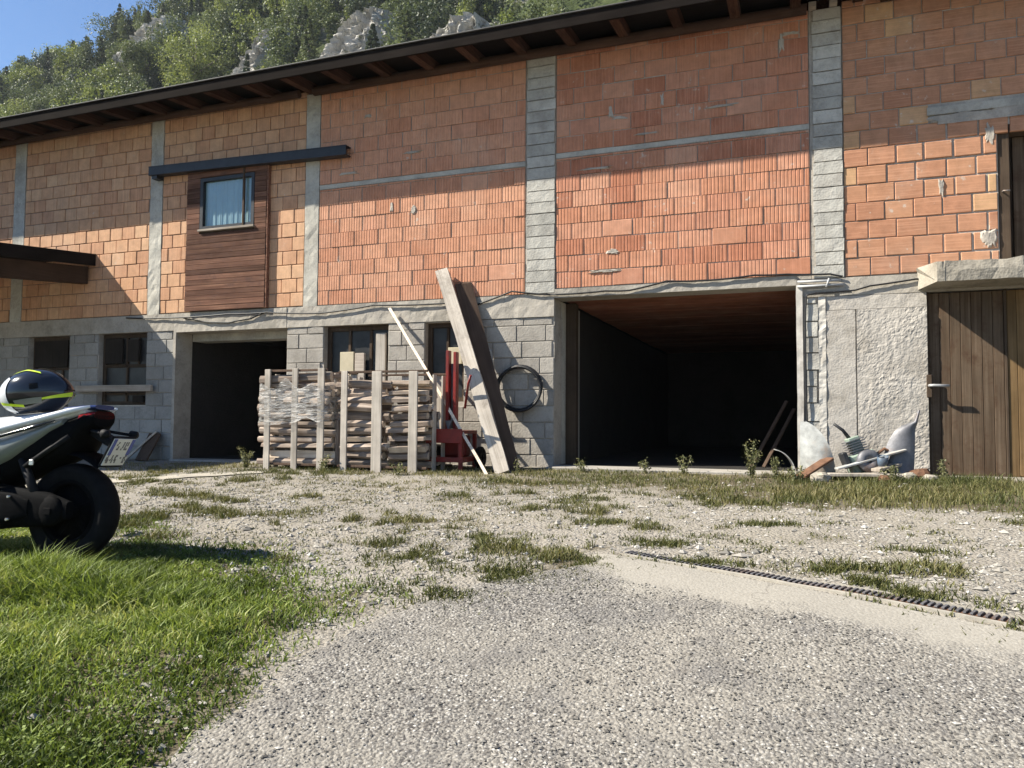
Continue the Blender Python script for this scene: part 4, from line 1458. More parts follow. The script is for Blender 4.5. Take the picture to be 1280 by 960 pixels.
def firewood(x0, x1, y_front, z0, z1, label, group, short=0.0, rows=3):
    ch = 0.096
    z = z0+0.05
    layer = 0
    while z < z1:
        for r in range(rows):
            if short:
                segs = [(x0, (x0+x1)/2+random.uniform(-0.1, 0.1)), ((x0+x1)/2+0.06, x1)]
            else:
                segs = [(x0, x1)]
            if r == 0 and random.random() < 0.10:
                segs = segs[:1] if random.random() < .5 else []
            for (a, b) in segs:
                L = (b-a)*random.uniform(0.94, 1.05)
                cx = (a+b)/2+random.uniform(-0.05, 0.05)
                o = link('firewood_log', random.choice(LOGS), None, (cx, y_front+0.06+r*0.125+random.uniform(-0.015, 0.06), z+random.uniform(-0.012, 0.012)))
                sc = random.uniform(0.85, 1.30)
                o.scale = (L, sc, sc)
                o.rotation_euler = (random.choice((math.pi/2, -math.pi/2, math.pi/2, 0, math.pi, 2.2))+random.uniform(-0.3, 0.3), random.uniform(-0.035, 0.035), random.uniform(-0.05, 0.05))
                side = '' if not short else (' left' if a == x0 else ' right')
                tag(o, '%s%s log, %s layer from the bottom, %s' % (('front', 'middle', 'rear')[r], side, ORD[layer], label), 'log', group)
        z += ch
        layer += 1


def crate(loc, x0, x1, posts, y0, y1, z0, z1, label, slat_z):
    t = thing('firewood_crate', loc, label, 'crate')
    for (a, w) in posts:
        for y in (y0, y1):
            part(MB().box(a-w/2, y-0.012, z0-0.02, a+w/2, y+0.012, z1+random.uniform(-0.02, 0.01), 0.003), 'post', 'wood_grey', t)
    for z in slat_z:
        for (ya, yb) in ((y0+0.014, y0+0.036), (y1-0.036, y1-0.014)):
            part(MB().box(x0, ya, z-0.014, x1, yb, z+0.014, 0.003), 'slat', 'wood_board_dark', t)
    for xx in (x0+0.02, x1-0.02):
        for k in range(2):
            yy = y0+(y1-y0)*(k+1)/3
            part(MB().box(xx-0.011, yy-0.04, z0-0.01, xx+0.011, yy+0.04, z1-0.05, 0.003), 'side_slat', 'wood_grey', t)
    return t


gz1 = gzf(-5.9, -1.0)
crate((-5.93, -0.7, gz1), -6.40, -5.46, [(-6.335, 0.085), (-5.92, 0.085), (-5.535, 0.095)], -1.10, -0.35, gz1, 1.29, 'grey slatted pallet crate full of split logs, left one, wrapped in film', (1.27, 0.09))
firewood(-6.52, -5.42, -1.06, gz1+0.04, 1.20, 'left film-wrapped crate', 'logs in the left crate')
gz2 = gzf(-4.7, -1.0)
crate((-4.70, -0.7, gz2), -5.30, -4.08, [(-5.20, 0.085), (-4.745, 0.135), (-4.255, 0.115)], -1.10, -0.35, gz2, 1.25, 'grey slatted pallet crate full of split logs, right one, beside red machine', (1.235, 0.09))
firewood(-5.27, -4.12, -1.06, gz2+0.04, 1.12, 'right crate', 'logs in the right crate', short=1)
# darker logs on end in the gap between the crates
for i in range(7):
    o = link('firewood_log', LOGS[(i*3+2) % 9], None, (-5.37+random.uniform(-0.045, 0.045), -0.98+0.11*i*0.8, gz1+0.33+random.uniform(-0.03, 0.03)))
    o.scale = (0.62+random.uniform(-0.1, 0.1), 0.9, 0.9)
    o.rotation_euler = (random.uniform(0, 3), math.pi/2+random.uniform(-0.1, 0.1), random.uniform(-0.1, 0.1))
    tag(o, 'upright dark barked log in the gap between the crates, %s from the front' % ORD[i], 'log', 'logs standing between the crates')

# film wrapped round the left crate
mb = MB()
path = [(-5.44, -0.55), (-5.43, -1.10), (-5.50, -1.155), (-5.93, -1.15), (-6.38, -1.15), (-6.46, -1.10), (-6.56, -0.9), (-6.50, -0.4)]
rows = []
for i in range(13):
    t = i/12
    row = []
    for k in range(71):
        s = k/70*(len(path)-1)
        a = min(int(s), len(path)-2)
        f = s-a
        x = path[a][0]*(1-f)+path[a+1][0]*f
        y = path[a][1]*(1-f)+path[a+1][1]*f
        zz = 0.60+0.50*t+0.12*(k/70-0.5)*-1
        q = Vector((x*5, y*5, zz*9))
        zz += 0.13*mnoise.noise(q*0.8)*(1 if i in (0, 12) else 0.5)
        off = 0.03*mnoise.noise(q)+0.015*mnoise.noise(q*2.7)
        row.append((x+off*(-0.5 if x < -6.3 else 0.2), y-abs(off), zz))
    rows.append(row)
mb.smooth = True
mb.grid(rows)
tag(mb.build('plastic_film', 'plastic_film'), 'crumpled clear plastic film wound round the left firewood crate', 'plastic film')

# ------------------------------------------------------------------ red machine between crate and leaning beam
g = gzf(-3.95, -0.6)
RM = thing('log_splitter', (-3.98, -0.6, g), 'red upright log splitter standing behind the thin pale pole', 'log splitter')
part(MB().box(-4.24, -0.80, g+0.10, -3.74, -0.74, g+0.16, 0.004).box(-4.24, -0.36, g+0.10, -3.74, -0.30, g+0.16, 0.004).box(-4.24, -0.74, g+0.10, -4.18, -0.36, g+0.16, 0.004).box(-3.80, -0.74, g+0.10, -3.74, -0.36, g+0.16, 0.004), 'base_frame', 'paint_red', RM)
part(MB().box(-4.22, -0.79, g+0.44, -3.76, -0.32, g+0.48, 0.004), 'work_table', 'paint_red', RM)
part(MB().box(-4.23, -0.815, g+0.33, -3.755, -0.795, g+0.50, 0.003), 'apron', 'paint_red', RM)
for x in (-4.215, -3.785):
    for y in (-0.77, -0.35):
        part(MB().box(x-0.022, y-0.022, g, x+0.022, y+0.022, g+0.44, 0.003), 'leg', 'paint_red', RM)
part(MB().box(-4.045, -0.66, g+0.48, -4.005, -0.58, g+1.46, 0.004), 'mast_rail', 'paint_red', RM)
part(MB().box(-3.945, -0.66, g+0.48, -3.905, -0.58, g+1.44, 0.004), 'mast_rail', 'paint_red', RM)
part(MB().tube([(-3.975, -0.55, g+0.62), (-3.975, -0.55, g+1.30)], 0.045, 14), 'hydraulic_cylinder', 'steel_worn', RM)
part(MB().tube([(-3.975, -0.60, g+0.50), (-3.975, -0.60, g+0.66)], 0.022, 10), 'ram', 'galvanised', RM)
part(MB().prism([(-4.02, g+0.60), (-3.93, g+0.60), (-3.965, g+0.50), (-3.985, g+0.50)], -0.72, -0.56), 'wedge', 'steel_worn', RM)
part(MB().tube([(-3.80, -0.62, g+0.75), (-3.74, -0.66, g+1.05), (-3.70, -0.68, g+1.15)], 0.016, 8), 'control_lever', 'paint_red', RM)
part(MB().box(-4.16, -0.52, g+0.16, -3.83, -0.36, g+0.42, 0.02), 'oil_tank', 'paint_red', RM)
for x in (-4.27, -3.71):
    part(MB().lathe([(0.03, -0.03), (0.12, -0.035), (0.14, -0.02), (0.14, 0.02), (0.12, 0.035), (0.03, 0.03)], 20, Matrix.Translation((x, -0.34, g+0.14)) @ Matrix.Rotation(math.pi/2, 4, 'Y'), True), 'wheel', 'rubber', RM)

# ------------------------------------------------------------------ leaning timber and pole, hose ring
def leaning(name, a, b, w, h, mat, label, cat, face=(0.3, -1, 0.2), warp=0.0):
    """w: broad side, h: thickness; face: the way the broad side looks"""
    a, b = Vector(a), Vector(b)
    d = b-a
    mb = MB()
    n = 12
    pr = [(-w/2, -h/2), (w/2, -h/2), (w/2, h/2), (-w/2, h/2)]
    rows = []
    for i in range(n+1):
        t = i/n
        q = [(x+warp*mnoise.noise(Vector((t*6, x*9, y*9)))+warp*math.sin(t*3), y+warp*0.5*mnoise.noise(Vector((t*6, x*9, 7+y*9)))) for x, y in pr]
        rows.append([(x, y, d.length*t+(0.05*mnoise.noise(Vector((x*9, y*30, 2))) if i == n else 0)) for x, y in q])
    mb.grid(rows, close_u=True)
    mb.ngon(rows[0])
    mb.ngon(rows[-1])
    o = link(name, mb.mesh(name, mat), None, a)
    z = d.normalized()
    y = -Vector(face)
    y = (y-z*y.dot(z)).normalized()
    x = y.cross(z)
    o.rotation_mode = 'QUATERNION'
    o.rotation_quaternion = Matrix((x, y, z)).transposed().to_quaternion()
    return tag(o, label, cat)


leaning('timber_beam', (-3.24, -0.78, gzf(-3.2, -.78)-0.01), (-4.38, -0.10, 2.61), 0.17, 0.11, 'wood_beam_pale', 'long pale weathered beam leaning against the wall, the tallest timber', 'beam', face=(0.28, -0.95, 0.0), warp=0.012)
leaning('timber_board', (-3.20, -0.60, gzf(-3.0, -.6)-0.01), (-4.10, -0.05, 2.45), 0.22, 0.03, 'wood_board_dark', 'dark brown board leaning just behind the long pale beam', 'board', face=(0.5, -0.85, 0.0), warp=0.006)
leaning('timber_board', (-3.36, -0.55, gzf(-3.3, -.5)-0.01), (-3.78, -0.06, 1.55), 0.18, 0.03, 'wood_grey', 'short grey board leaning behind the foot of the long pale beam', 'board', face=(0.4, -0.9, 0.0), warp=0.004)
leaning('wooden_pole', (-3.37, -0.95, gzf(-3.37, -.95)-0.01), (-5.17, -0.06, 2.15), 0.034, 0.034, 'log_split', 'thin pale pole leaning across the second crate', 'pole', warp=0.006)
mb = MB()
for k, (R, dy, dz) in enumerate(((0.285, 0, 0), (0.275, -0.03, -0.012), (0.29, -0.055, -0.02))):
    pts = [(R*1.02*math.cos(a), dy+0.01*math.sin(3*a+k), dz+R*math.sin(a)*0.97) for a in np.linspace(0, 2*math.pi, 37)]
    mb.tube(pts, 0.017, 7, False)
tag(link('hose_coil', mb.mesh('hose_coil', 'cable_black'), None, (-3.30, -0.045, 1.075)), 'coiled black hose hanging on the wall right of the leaning beam', 'hose')
tag(link('wall_peg', MB().tube([(0, 0.05, 0), (0, -0.10, 0.012)], 0.01, 6).mesh('wall_peg', 'rust'), None, (-3.30, -0.01, 1.325)), 'small rusty peg that carries the black hose coil', 'peg')

# ------------------------------------------------------------------ scrap heap by the rendered wall
def sheet(name, rows, thick, mat, label, cat, origin):
    mb = MB()
    mb.smooth = True
    R0 = [[Vector(p) for p in r] for r in rows]
    R1 = []
    for i, r in enumerate(R0):
        nr = []
        for j, p in enumerate(r):
            du = R0[min(i+1, len(R0)-1)][j]-R0[max(i-1, 0)][j]
            dv = r[min(j+1, len(r)-1)]-r[max(j-1, 0)]
            n = du.cross(dv)
            n = n.normalized() if n.length > 1e-9 else Vector((0, 1, 0))
            nr.append(p+n*thick)
        R1.append(nr)
    tt = lambda g: [[tuple(p) for p in r] for r in g]
    mb.grid(tt(R0))
    mb.grid([r[::-1] for r in tt(R1)])
    mb.smooth = False
    for e0, e1 in ((R0[0], R1[0]), (R0[-1], R1[-1]), ([r[0] for r in R0], [r[0] for r in R1]), ([r[-1] for r in R0], [r[-1] for r in R1])):
        mb.grid([[tuple(p) for p in e0], [tuple(p) for p in e1]])
    return tag(link(name, mb.mesh(name, mat), None, origin), label, cat)


g = gzf(0.1, -0.45)
rows = []
for i in range(19):
    t = i/18
    zz = 0.56*(1-t)
    wd = 0.34*math.sqrt(max(0.0, 1-(zz/0.575)**2))**1.1
    rows.append([(0.02+wd*j/9, -0.03-0.10*math.sin(math.pi*min(1, wd*2.6)*j/9)*t-0.16*t*(1-t), zz+0.02) for j in range(10)])
sheet('mudguard', rows, 0.008, 'white_metal', 'curved grey-white mudguard standing against the white corner strip', 'mudguard', (0.0, -0.36, g))
rows = []
for i in range(12):
    a = math.radians(5+80*i/11)
    rows.append([(0.22*math.sin(a)-0.01*j, 0.10*(j-1.5), 0.30*math.cos(a)+0.0) for j in range(4)])
sheet('bent_sheet', rows, 0.006, 'white_metal', 'small bent white metal sheet on the ground left of the mudguard', 'metal sheet', (-0.24, -0.55, gzf(-.2, -.55)-0.01))
# ploughshare
rows = []
for i in range(23):
    t = i/22
    zz = 0.03+0.70*t
    if t < 0.78:
        wd = 0.27*math.sqrt(max(0.0, 1-(t/0.80)**2.6))*(0.75+0.25*math.sin(min(1, t*4)*math.pi/2))+0.02
    else:
        wd = 0.022*(1-(t-0.78)/0.22)+0.004
    horn = max(0.0, t-0.7)*0.18
    rows.append([(0.10-wd*j/8+horn+0.03*math.sin(t*2), -0.11*math.sin(math.pi*(0.15+0.7*j/8))*(1-t*0.7)+0.05*t, zz) for j in range(9)])
sheet('plough_blade', rows, 0.010, 'steel_worn', 'dark curved ploughshare standing upright left of the brown door', 'ploughshare', (0.99, -0.36, gzf(1.0, -.36)-0.03))
g = gzf(0.6, -0.5)
EN = thing('scrap_engine', (0.62, -0.42, g), 'grey-green scrapped motor lying between mudguard and ploughshare', 'engine')
RT = Matrix.Translation((0.60, -0.42, g+0.20)) @ Matrix.Rotation(-0.35, 4, 'Y') @ Matrix.Rotation(0.3, 4, 'Z')
mb = MB().box(-0.14, -0.10, -0.14, 0.14, 0.10, 0.06, 0.02, RT)
part(mb, 'crankcase', 'paint_green', EN)
for k in range(6):
    part(MB().box(-0.09, -0.085, 0.065+k*0.026, 0.09, 0.085, 0.075+k*0.026, 0.0, RT), 'cooling_fin', 'steel_worn', EN)
part(MB().box(-0.06, -0.06, 0.06, 0.06, 0.06, 0.235, 0.01, RT), 'cylinder', 'paint_green', EN)
part(MB().lathe([(0.02, -0.03), (0.115, -0.03), (0.115, 0.03), (0.02, 0.03)], 20, RT @ Matrix.Translation((0.02, -0.15, -0.04)) @ Matrix.Rotation(math.pi/2, 4, 'X'), True), 'flywheel', 'steel_worn', EN)
part(MB().tube([tuple(RT @ Vector(p)) for p in ((-0.02, 0, 0.22), (-0.06, -0.02, 0.33), (-0.12, -0.02, 0.42))], [0.022, 0.018, 0.015], 8), 'intake_pipe', 'steel_black', EN)
part(MB().tube([tuple(RT @ Vector(p)) for p in ((0.13, -0.02, -0.02), (0.25, -0.06, 0.02), (0.33, -0.05, -0.06))], 0.016, 8), 'drive_shaft', 'rust', EN)
part(MB().box(-0.20, -0.13, -0.05, -0.145, 0.0, 0.12, 0.012, RT), 'gearbox', 'steel_black', EN)
part(MB().lathe([(0.0, 0.0), (0.045, 0.0), (0.055, 0.13), (0.05, 0.13), (0.04, 0.012), (0.0, 0.012)], 16, Matrix.Translation((0.80, -0.55, g+0.11)) @ Matrix.Rotation(0.3, 4, 'X')), 'filter_can', 'paint_blue', EN)
for k, (a, b, w, h, m, lab) in enumerate([((0.36, -0.66, g+0.10), (1.02, -0.42, g+0.30), 0.09, 0.02, 'white_metal', 'pale narrow strip lying slanted across the scrap heap'),
                                          ((0.28, -0.72, g+0.045), (0.95, -0.66, g+0.055), 0.16, 0.03, 'wood_grey', 'grey board lying flat at the front of the scrap heap'),
                                          ((0.50, -0.62, g+0.03), (1.25, -0.50, g+0.04), 0.20, 0.035, 'rust', 'rusty brown plank lying flat under the ploughshare'),
                                          ((0.02, -0.80, g+0.02), (0.30, -0.50, g+0.20), 0.13, 0.025, 'rust', 'rusty plate leaning at the foot of the mudguard'),
                                          ((0.72, -0.70, g+0.10), (1.0, -0.36, g+0.16), 0.10, 0.03, 'wood_plank', 'short pale offcut pointing at the ploughshare')]):
    base = Vector(a)
    mb = MB().bar((0, 0, 0), Vector(b)-base, w, h, 0.0, 0.004)
    tag(link('scrap_board', mb.mesh('scrap_board', m), None, base), lab, 'board')
for k, (x, y, s, lab) in enumerate([(1.16, -0.42, 0.09, 'brown rubble stone by the door post'), (1.02, -0.62, 0.07, 'rubble stone before the ploughshare'), (0.20, -0.86, 0.08, 'rubble stone before the rusty plate'), (1.22, -0.62, 0.06, 'small rubble stone before the brown door'), (0.80, -0.80, 0.06, 'dark rubble stone before the flat boards')]):
    mb = MB()
    rows = []
    for i in range(7):
        th = math.pi*i/6
        row = []
        for j in range(10):
            ph = 2*math.pi*j/10
            p = Vector((math.sin(th)*math.cos(ph), math.sin(th)*math.sin(ph), math.cos(th)))
            r = 1+0.35*mnoise.noise(p*1.6+Vector((k*3, 0, 0)))
            row.append((p.x*r*s*1.3, p.y*r*s, p.z*r*s*0.75))
        rows.append(row)
    mb.grid(rows, close_u=True)
    tag(link('rubble_stone', mb.mesh('rubble_stone', 'rust' if k in (0, 4) else 'slab_concrete'), None, (x, y, gzf(x, y)+s*0.45)), lab, 'stone')
# junk before the left block wall
for k, (a, b, w, h, m, lab) in enumerate([((-9.55, -0.30, 0.02), (-9.20, -0.05, 0.45), 0.10, 0.03, 'wood_grey', 'short board leaning left in the shaded corner by the garage'),
                                          ((-9.25, -0.28, 0.02), (-9.22, -0.05, 0.42), 0.26, 0.03, 'wood_board_dark', 'dark wide board leaning on the shaded block wall by the garage')]):
    base = Vector(a)
    tag(link('scrap_board', MB().bar((0, 0, 0), Vector(b)-base, w, h, 0, 0.004).mesh('scrap_board', m), None, base), lab, 'board')
base = Vector((-10.86, -0.075, 1.12))
tag(link('window_plank', MB().box(0, -0.02, -0.05, 1.56, 0.03, 0.05, 0.004).mesh('window_plank', 'wood_grey_x'), None, base), 'grey plank fixed across the shaded window of the block wall', 'plank')
for k, (x, y, h) in enumerate([(-8.1, 2.6, 1.5), (-7.95, 2.7, 1.3), (-7.8, 2.6, 1.55), (-7.65, 2.7, 1.45)]):
    o = link('timber_pole', MB().tube([(0, 0, 0), (0.02, 0.1, h*0.5), (0.0, 0.2, h)], [0.035, 0.03, 0.025], 7).mesh('timber_pole', 'wood_plank'), None, (x, y, 0.045))
    tag(o, '%s from the left of four upright poles in the dark left garage' % ORD[k], 'pole', 'poles inside the left garage')
for k, (x, dx) in enumerate([(-0.40, 0.36), (-0.55, 0.42)]):
    o = link('timber_board', MB().bar((0, 0, 0), (dx, 0.25, 0.72+0.1*k), 0.05, 0.02, 0.3, 0.003).mesh('timber_board', 'wood_board_dark'), None, (x, 0.75+0.1*k, 0.105))
    tag(o, ('right', 'left')[k]+' one of two dark boards leaning inside the wide opening', 'board', 'boards leaning inside the wide opening')

# ------------------------------------------------------------------ scooter
N = NT('scooter_white')
N.done((0.62, 0.64, 0.67), 0.22, spec=0.5)
N.b.inputs['Coat Weight'].default_value = 0.6
N.b.inputs['Coat Roughness'].default_value = 0.05
N = NT('shade_and_trim_grey')
N.done((0.17, 0.18, 0.165), 0.32, spec=0.4)  # body paint darkened by its shade; plain grey on the helmet
N.b.inputs['Coat Weight'].default_value = 0.4
N = NT('scooter_black')
N.done(N.ramp(N.noise(N.coords(), 30, 4), [(0.3, (0.008, 0.008, 0.009)), (0.7, (0.014, 0.014, 0.016))]), 0.65, spec=0.12)
simple('engine_black', (0.0045, 0.0045, 0.005), 0.8, 0.3, 20, 0.3, 60, spec=0.05)
N = NT('scooter_gloss')
N.done((0.012, 0.014, 0.02), 0.12, spec=0.6)
N = NT('scooter_blue')
N.done((0.02, 0.035, 0.12), 0.25, spec=0.5)
N = NT('tail_red')
N.done((0.20, 0.008, 0.01), 0.15, spec=0.5)
N = NT('plate_white')
N.done((0.62, 0.62, 0.60), 0.4)
N = NT('plate_blue')
N.done((0.03, 0.06, 0.30), 0.4)
N = NT('plate_ink')
N.done((0.12, 0.12, 0.13), 0.5)
N = NT('neon')
N.done((0.55, 0.72, 0.03), 0.35)
N = NT('seat_vinyl')
N.done((0.10, 0.105, 0.12), 0.32, N.bump(N.noise(N.coords(), 160, 3), 0.2, 0.002), spec=0.5)
simple('chrome', (0.5, 0.5, 0.5), 0.25, 0.1, metallic=0.9)

SZ = gzf(-4.08, -5.77)
SC = thing('scooter', (-4.08, -5.77, SZ+0.005), 'white and black maxi scooter parked on the grass at the left edge', 'scooter', rotz=math.radians(188))
SC.rotation_euler = (math.radians(2.5), 0, math.radians(188))


def spart(mb, name, mat, parent=SC):
    return mb.build(name, mat, parent, world=False)


def loft(secs, n=20, p=2.6):
    """secs: (x, zb, zt, half width[, y0]) superellipse sections"""
    mb = MB()
    mb.smooth = True
    rows = []
    for s in secs:
        x, zb, zt, w = s[:4]
        y0 = s[4] if len(s) > 4 else 0
        row = []
        for k in range(n):
            a = 2*math.pi*k/n
            c, d = math.cos(a), math.sin(a)
            row.append((x, y0+w*math.copysign(abs(c)**(2/p), c), (zb+zt)/2+(zt-zb)/2*math.copysign(abs(d)**(2/p), d)))
        rows.append(row)
    mb.grid(rows, close_u=True)
    mb.ngon(rows[0])
    mb.ngon(rows[-1][::-1])
    return mb


def tyre_wheel(x, R, w, name):
    M = Matrix.Translation((x, 0, R)) @ Matrix.Rotation(math.pi/2, 4, 'X')
    h = w/2
    t = spart(MB().lathe([(R-0.10, -h*0.72), (R-0.055, -h*0.98), (R-0.02, -h*0.85), (R-0.004, -h*0.4), (R, 0), (R-0.004, h*0.4), (R-0.02, h*0.85), (R-0.055, h*0.98), (R-0.10, h*0.72)], 40, M), name, 'rubber')
    mb = MB().lathe([(R-0.125, -h*0.70), (R-0.095, -h*0.74), (R-0.095, h*0.74), (R-0.125, h*0.70)], 36, M, True)
    mb.lathe([(0.0, -0.06), (0.05, -0.06), (0.05, 0.06), (0.0, 0.06)], 18, M)
    for k in range(5):
        a = 2*math.pi*k/5
        p = M @ Vector((0.04*math.cos(a), 0.04*math.sin(a), 0))
        q = M @ Vector(((R-0.12)*math.cos(a+0.25), (R-0.12)*math.sin(a+0.25), 0))
        mb.bar(p, q, 0.035, 0.03, 0, 0.004)
    mb.lathe([(0.0, -0.012), (R-0.10, -0.012), (R-0.10, 0.012), (0.0, 0.012)], 36, M)
    spart(mb, 'rim', 'engine_black', t)
    spart(MB().lathe([(0.09, 0.045), (0.13, 0.045), (0.13, 0.05), (0.09, 0.05)], 30, M, True), 'brake_disc', 'steel_worn', t)
    return t


tyre_wheel(0.0, 0.290, 0.150, 'rear_wheel')
tyre_wheel(1.57, 0.295, 0.125, 'front_wheel')
# tail: pale side cowl with its shade in the grey, dark core, pale upper edge
cw = spart(loft([(0.95, 0.36, 0.66, 0.215), (0.80, 0.40, 0.68, 0.235), (0.62, 0.44, 0.70, 0.240), (0.45, 0.50, 0.735, 0.235), (0.30, 0.57, 0.77, 0.222), (0.15, 0.67, 0.81, 0.198), (0.05, 0.755, 0.84, 0.172), (-0.01, 0.80, 0.85, 0.155)]), 'side_cowl', 'shade_and_trim_grey')
spart(loft([(0.75, 0.34, 0.64, 0.17), (0.4, 0.44, 0.74, 0.185), (0.15, 0.54, 0.82, 0.175), (-0.04, 0.62, 0.865, 0.150), (-0.12, 0.765, 0.89, 0.125), (-0.17, 0.80, 0.90, 0.09)]), 'tail_core', 'engine_black')
for s in (-1, 1):
    rail = [(0.78, s*0.22, 0.675), (0.55, s*0.222, 0.725), (0.32, s*0.205, 0.785), (0.10, s*0.175, 0.842), (-0.05, s*0.15, 0.885), (-0.16, s*0.11, 0.915)]
    spart(MB().tube(rail, [0.014, 0.02, 0.022, 0.021, 0.018, 0.008], 10), 'upper_trim', 'scooter_white')
    strip = [(0.60, s*0.236, 0.680), (0.36, s*0.226, 0.728), (0.14, s*0.198, 0.790), (0.02, s*0.170, 0.830)]
    spart(MB().tube(strip, [0.006, 0.010, 0.010, 0.004], 8), 'groove_trim', 'scooter_gloss')
    spart(MB().box(0.36, s*0.233-0.004, 0.655, 0.40, s*0.233+0.004, 0.665).box(0.372, s*0.233-0.004, 0.63, 0.379, s*0.233+0.004, 0.655), 'badge', 'scooter_black', cw)
seat = spart(loft([(1.02, 0.62, 0.735, 0.10), (0.92, 0.62, 0.765, 0.155), (0.70, 0.63, 0.765, 0.175), (0.58, 0.66, 0.775, 0.175)], 24, 3.2), 'seat', 'seat_vinyl')
spart(loft([(0.57, 0.68, 0.80, 0.165), (0.50, 0.70, 0.852, 0.170), (0.30, 0.74, 0.868, 0.172), (0.10, 0.80, 0.890, 0.150), (-0.06, 0.85, 0.912, 0.120), (-0.12, 0.87, 0.912, 0.10)], 24, 3.2), 'pillion_seat', 'scooter_white')
spart(loft([(0.0, 0.880, 0.915, 0.135), (-0.10, 0.892, 0.926, 0.115), (-0.17, 0.902, 0.930, 0.08)], 16, 3), 'grab_spoiler', 'scooter_blue')
spart(loft([(-0.09, 0.80, 0.884, 0.120), (-0.14, 0.815, 0.892, 0.108), (-0.17, 0.845, 0.892, 0.085)], 16, 3), 'tail_light', 'tail_red')
# plate carrier
spart(MB().bar((-0.08, 0, 0.79), (-0.27, 0, 0.69), 0.08, 0.05, 0, 0.008), 'plate_carrier', 'scooter_black')
MP = Matrix.Translation((-0.285, 0.0, 0.65)) @ Matrix.Rotation(math.radians(-28), 4, 'Y')
spart(MB().box(0.004, -0.095, -0.10, 0.016, 0.095, 0.10, 0.003, MP), 'plate_backing', 'scooter_black')
pl = spart(MB().box(-0.002, -0.089, -0.089, 0.004, 0.089, 0.089, 0.001, MP), 'number_plate', 'plate_white')
spart(MB().box(-0.0035, 0.062, -0.02, -0.002, 0.087, 0.087, 0, MP), 'blue_band', 'plate_blue', pl)
spart(MB().box(-0.0035, -0.087, -0.02, -0.002, -0.062, 0.087, 0, MP), 'blue_band', 'plate_blue', pl)
mb = MB()
random.seed(3)
for (zc, n, w) in ((0.042, 3, 0.030), (-0.045, 5, 0.030)):
    for k in range(n):
        yc = (k-(n-1)/2)*(w+0.005)
        for q in range(4):
            for r in range(3):
                if random.random() < 0.55:
                    yy, zz = yc+(r-1)*0.008, zc+(q-1.5)*0.014
                    mb.box(-0.004, yy-0.0038, zz-0.006, -0.002, yy+0.0038, zz+0.006, 0, MP)
spart(mb, 'plate_marks', 'plate_ink', pl)['kind'] = 'stuff'
spart(MB().lathe([(0, 0), (0.028, 0), (0.022, 0.035), (0, 0.042)], 14, Matrix.Translation((-0.27, 0.12, 0.755)) @ Matrix.Rotation(-math.pi/2, 4, 'Y')).tube([(-0.12, 0.05, 0.78), (-0.26, 0.12, 0.755)], 0.01, 6), 'turn_signal', 'scooter_black')
spart(MB().lathe([(0, 0), (0.028, 0), (0.022, 0.035), (0, 0.042)], 14, Matrix.Translation((-0.27, -0.12, 0.755)) @ Matrix.Rotation(-math.pi/2, 4, 'Y')).tube([(-0.12, -0.05, 0.78), (-0.26, -0.12, 0.755)], 0.01, 6), 'turn_signal', 'scooter_black')
# hugger, swingarm, drive cover, exhaust, shocks
mb = MB()
mb.smooth = True
rows = []
for i in range(15):
    a = math.radians(48+84*i/14)
    r = 0.345
    rows.append([(r*math.cos(a), y, 0.305+(r-(0.02 if abs(y) > 0.09 else 0))*math.sin(a)) for y in (-0.105, -0.09, -0.04, 0.04, 0.09, 0.105)])
mb.grid(rows)
spart(mb, 'rear_mudguard', 'engine_black')
spart(loft([(0.80, 0.16, 0.46, 0.10, 0.10), (0.50, 0.17, 0.46, 0.08, 0.135), (0.25, 0.20, 0.44, 0.055, 0.15), (0.05, 0.21, 0.41, 0.045, 0.145), (-0.09, 0.26, 0.36, 0.03, 0.135)], 16, 3), 'swingarm', 'engine_black')
spart(MB().lathe([(0.0, 0.0), (0.035, 0.0), (0.075, -0.012), (0.095, -0.03), (0.0, -0.03)], 24, Matrix.Translation((0.02, 0.195, 0.305)) @ Matrix.Rotation(-math.pi/2, 4, 'X')), 'pulley_cover', 'engine_black')
cv = spart(loft([(0.62, 0.20, 0.43, 0.02, 0.215), (0.40, 0.21, 0.43, 0.022, 0.215), (0.22, 0.24, 0.40, 0.02, 0.205), (0.14, 0.27, 0.37, 0.01, 0.195)], 16, 3), 'drive_cover', 'engine_black')
for (bx, bz) in ((0.58, 0.40), (0.58, 0.23), (0.40, 0.41), (0.40, 0.225), (0.24, 0.385), (0.24, 0.255)):
    spart(MB().tube([(bx, 0.21, bz), (bx, 0.243, bz)], 0.008, 6), 'bolt', 'chrome', cv)
spart(MB().tube([(0.75, 0.20, 0.36), (0.66, 0.235, 0.36), (0.50, 0.24, 0.44), (0.34, 0.215, 0.50)], 0.022, 8), 'breather_hose', 'rubber')
spart(MB().box(0.66, 0.17, 0.20, 0.78, 0.25, 0.235, 0.008), 'passenger_peg', 'steel_worn')
spart(MB().box(-0.02, 0.195, 0.285, 0.03, 0.205, 0.325, 0.003), 'axle_plate', 'engine_black')
spart(loft([(0.95, 0.17, 0.42, 0.16), (0.70, 0.16, 0.45, 0.17), (0.48, 0.20, 0.46, 0.15)], 16, 3), 'engine_case', 'engine_black')
spart(MB().tube([(0.45, -0.17, 0.30), (0.25, -0.19, 0.33), (-0.02, -0.19, 0.38)], [0.05, 0.06, 0.06], 14), 'exhaust', 'scooter_black')
for s in (-1, 1):
    spart(MB().tube([(0.10, s*0.155, 0.33), (0.24, s*0.155, 0.60)], 0.026, 10), 'shock_absorber', 'scooter_black')
spart(MB().tube([(0.20, 0.175, 0.56), (0.05, 0.165, 0.66), (-0.06, 0.14, 0.74)], 0.016, 8), 'frame_rail', 'scooter_black')
spart(MB().box(0.135, 0.175, 0.565, 0.165, 0.19, 0.60, 0.004), 'footrest', 'chrome')
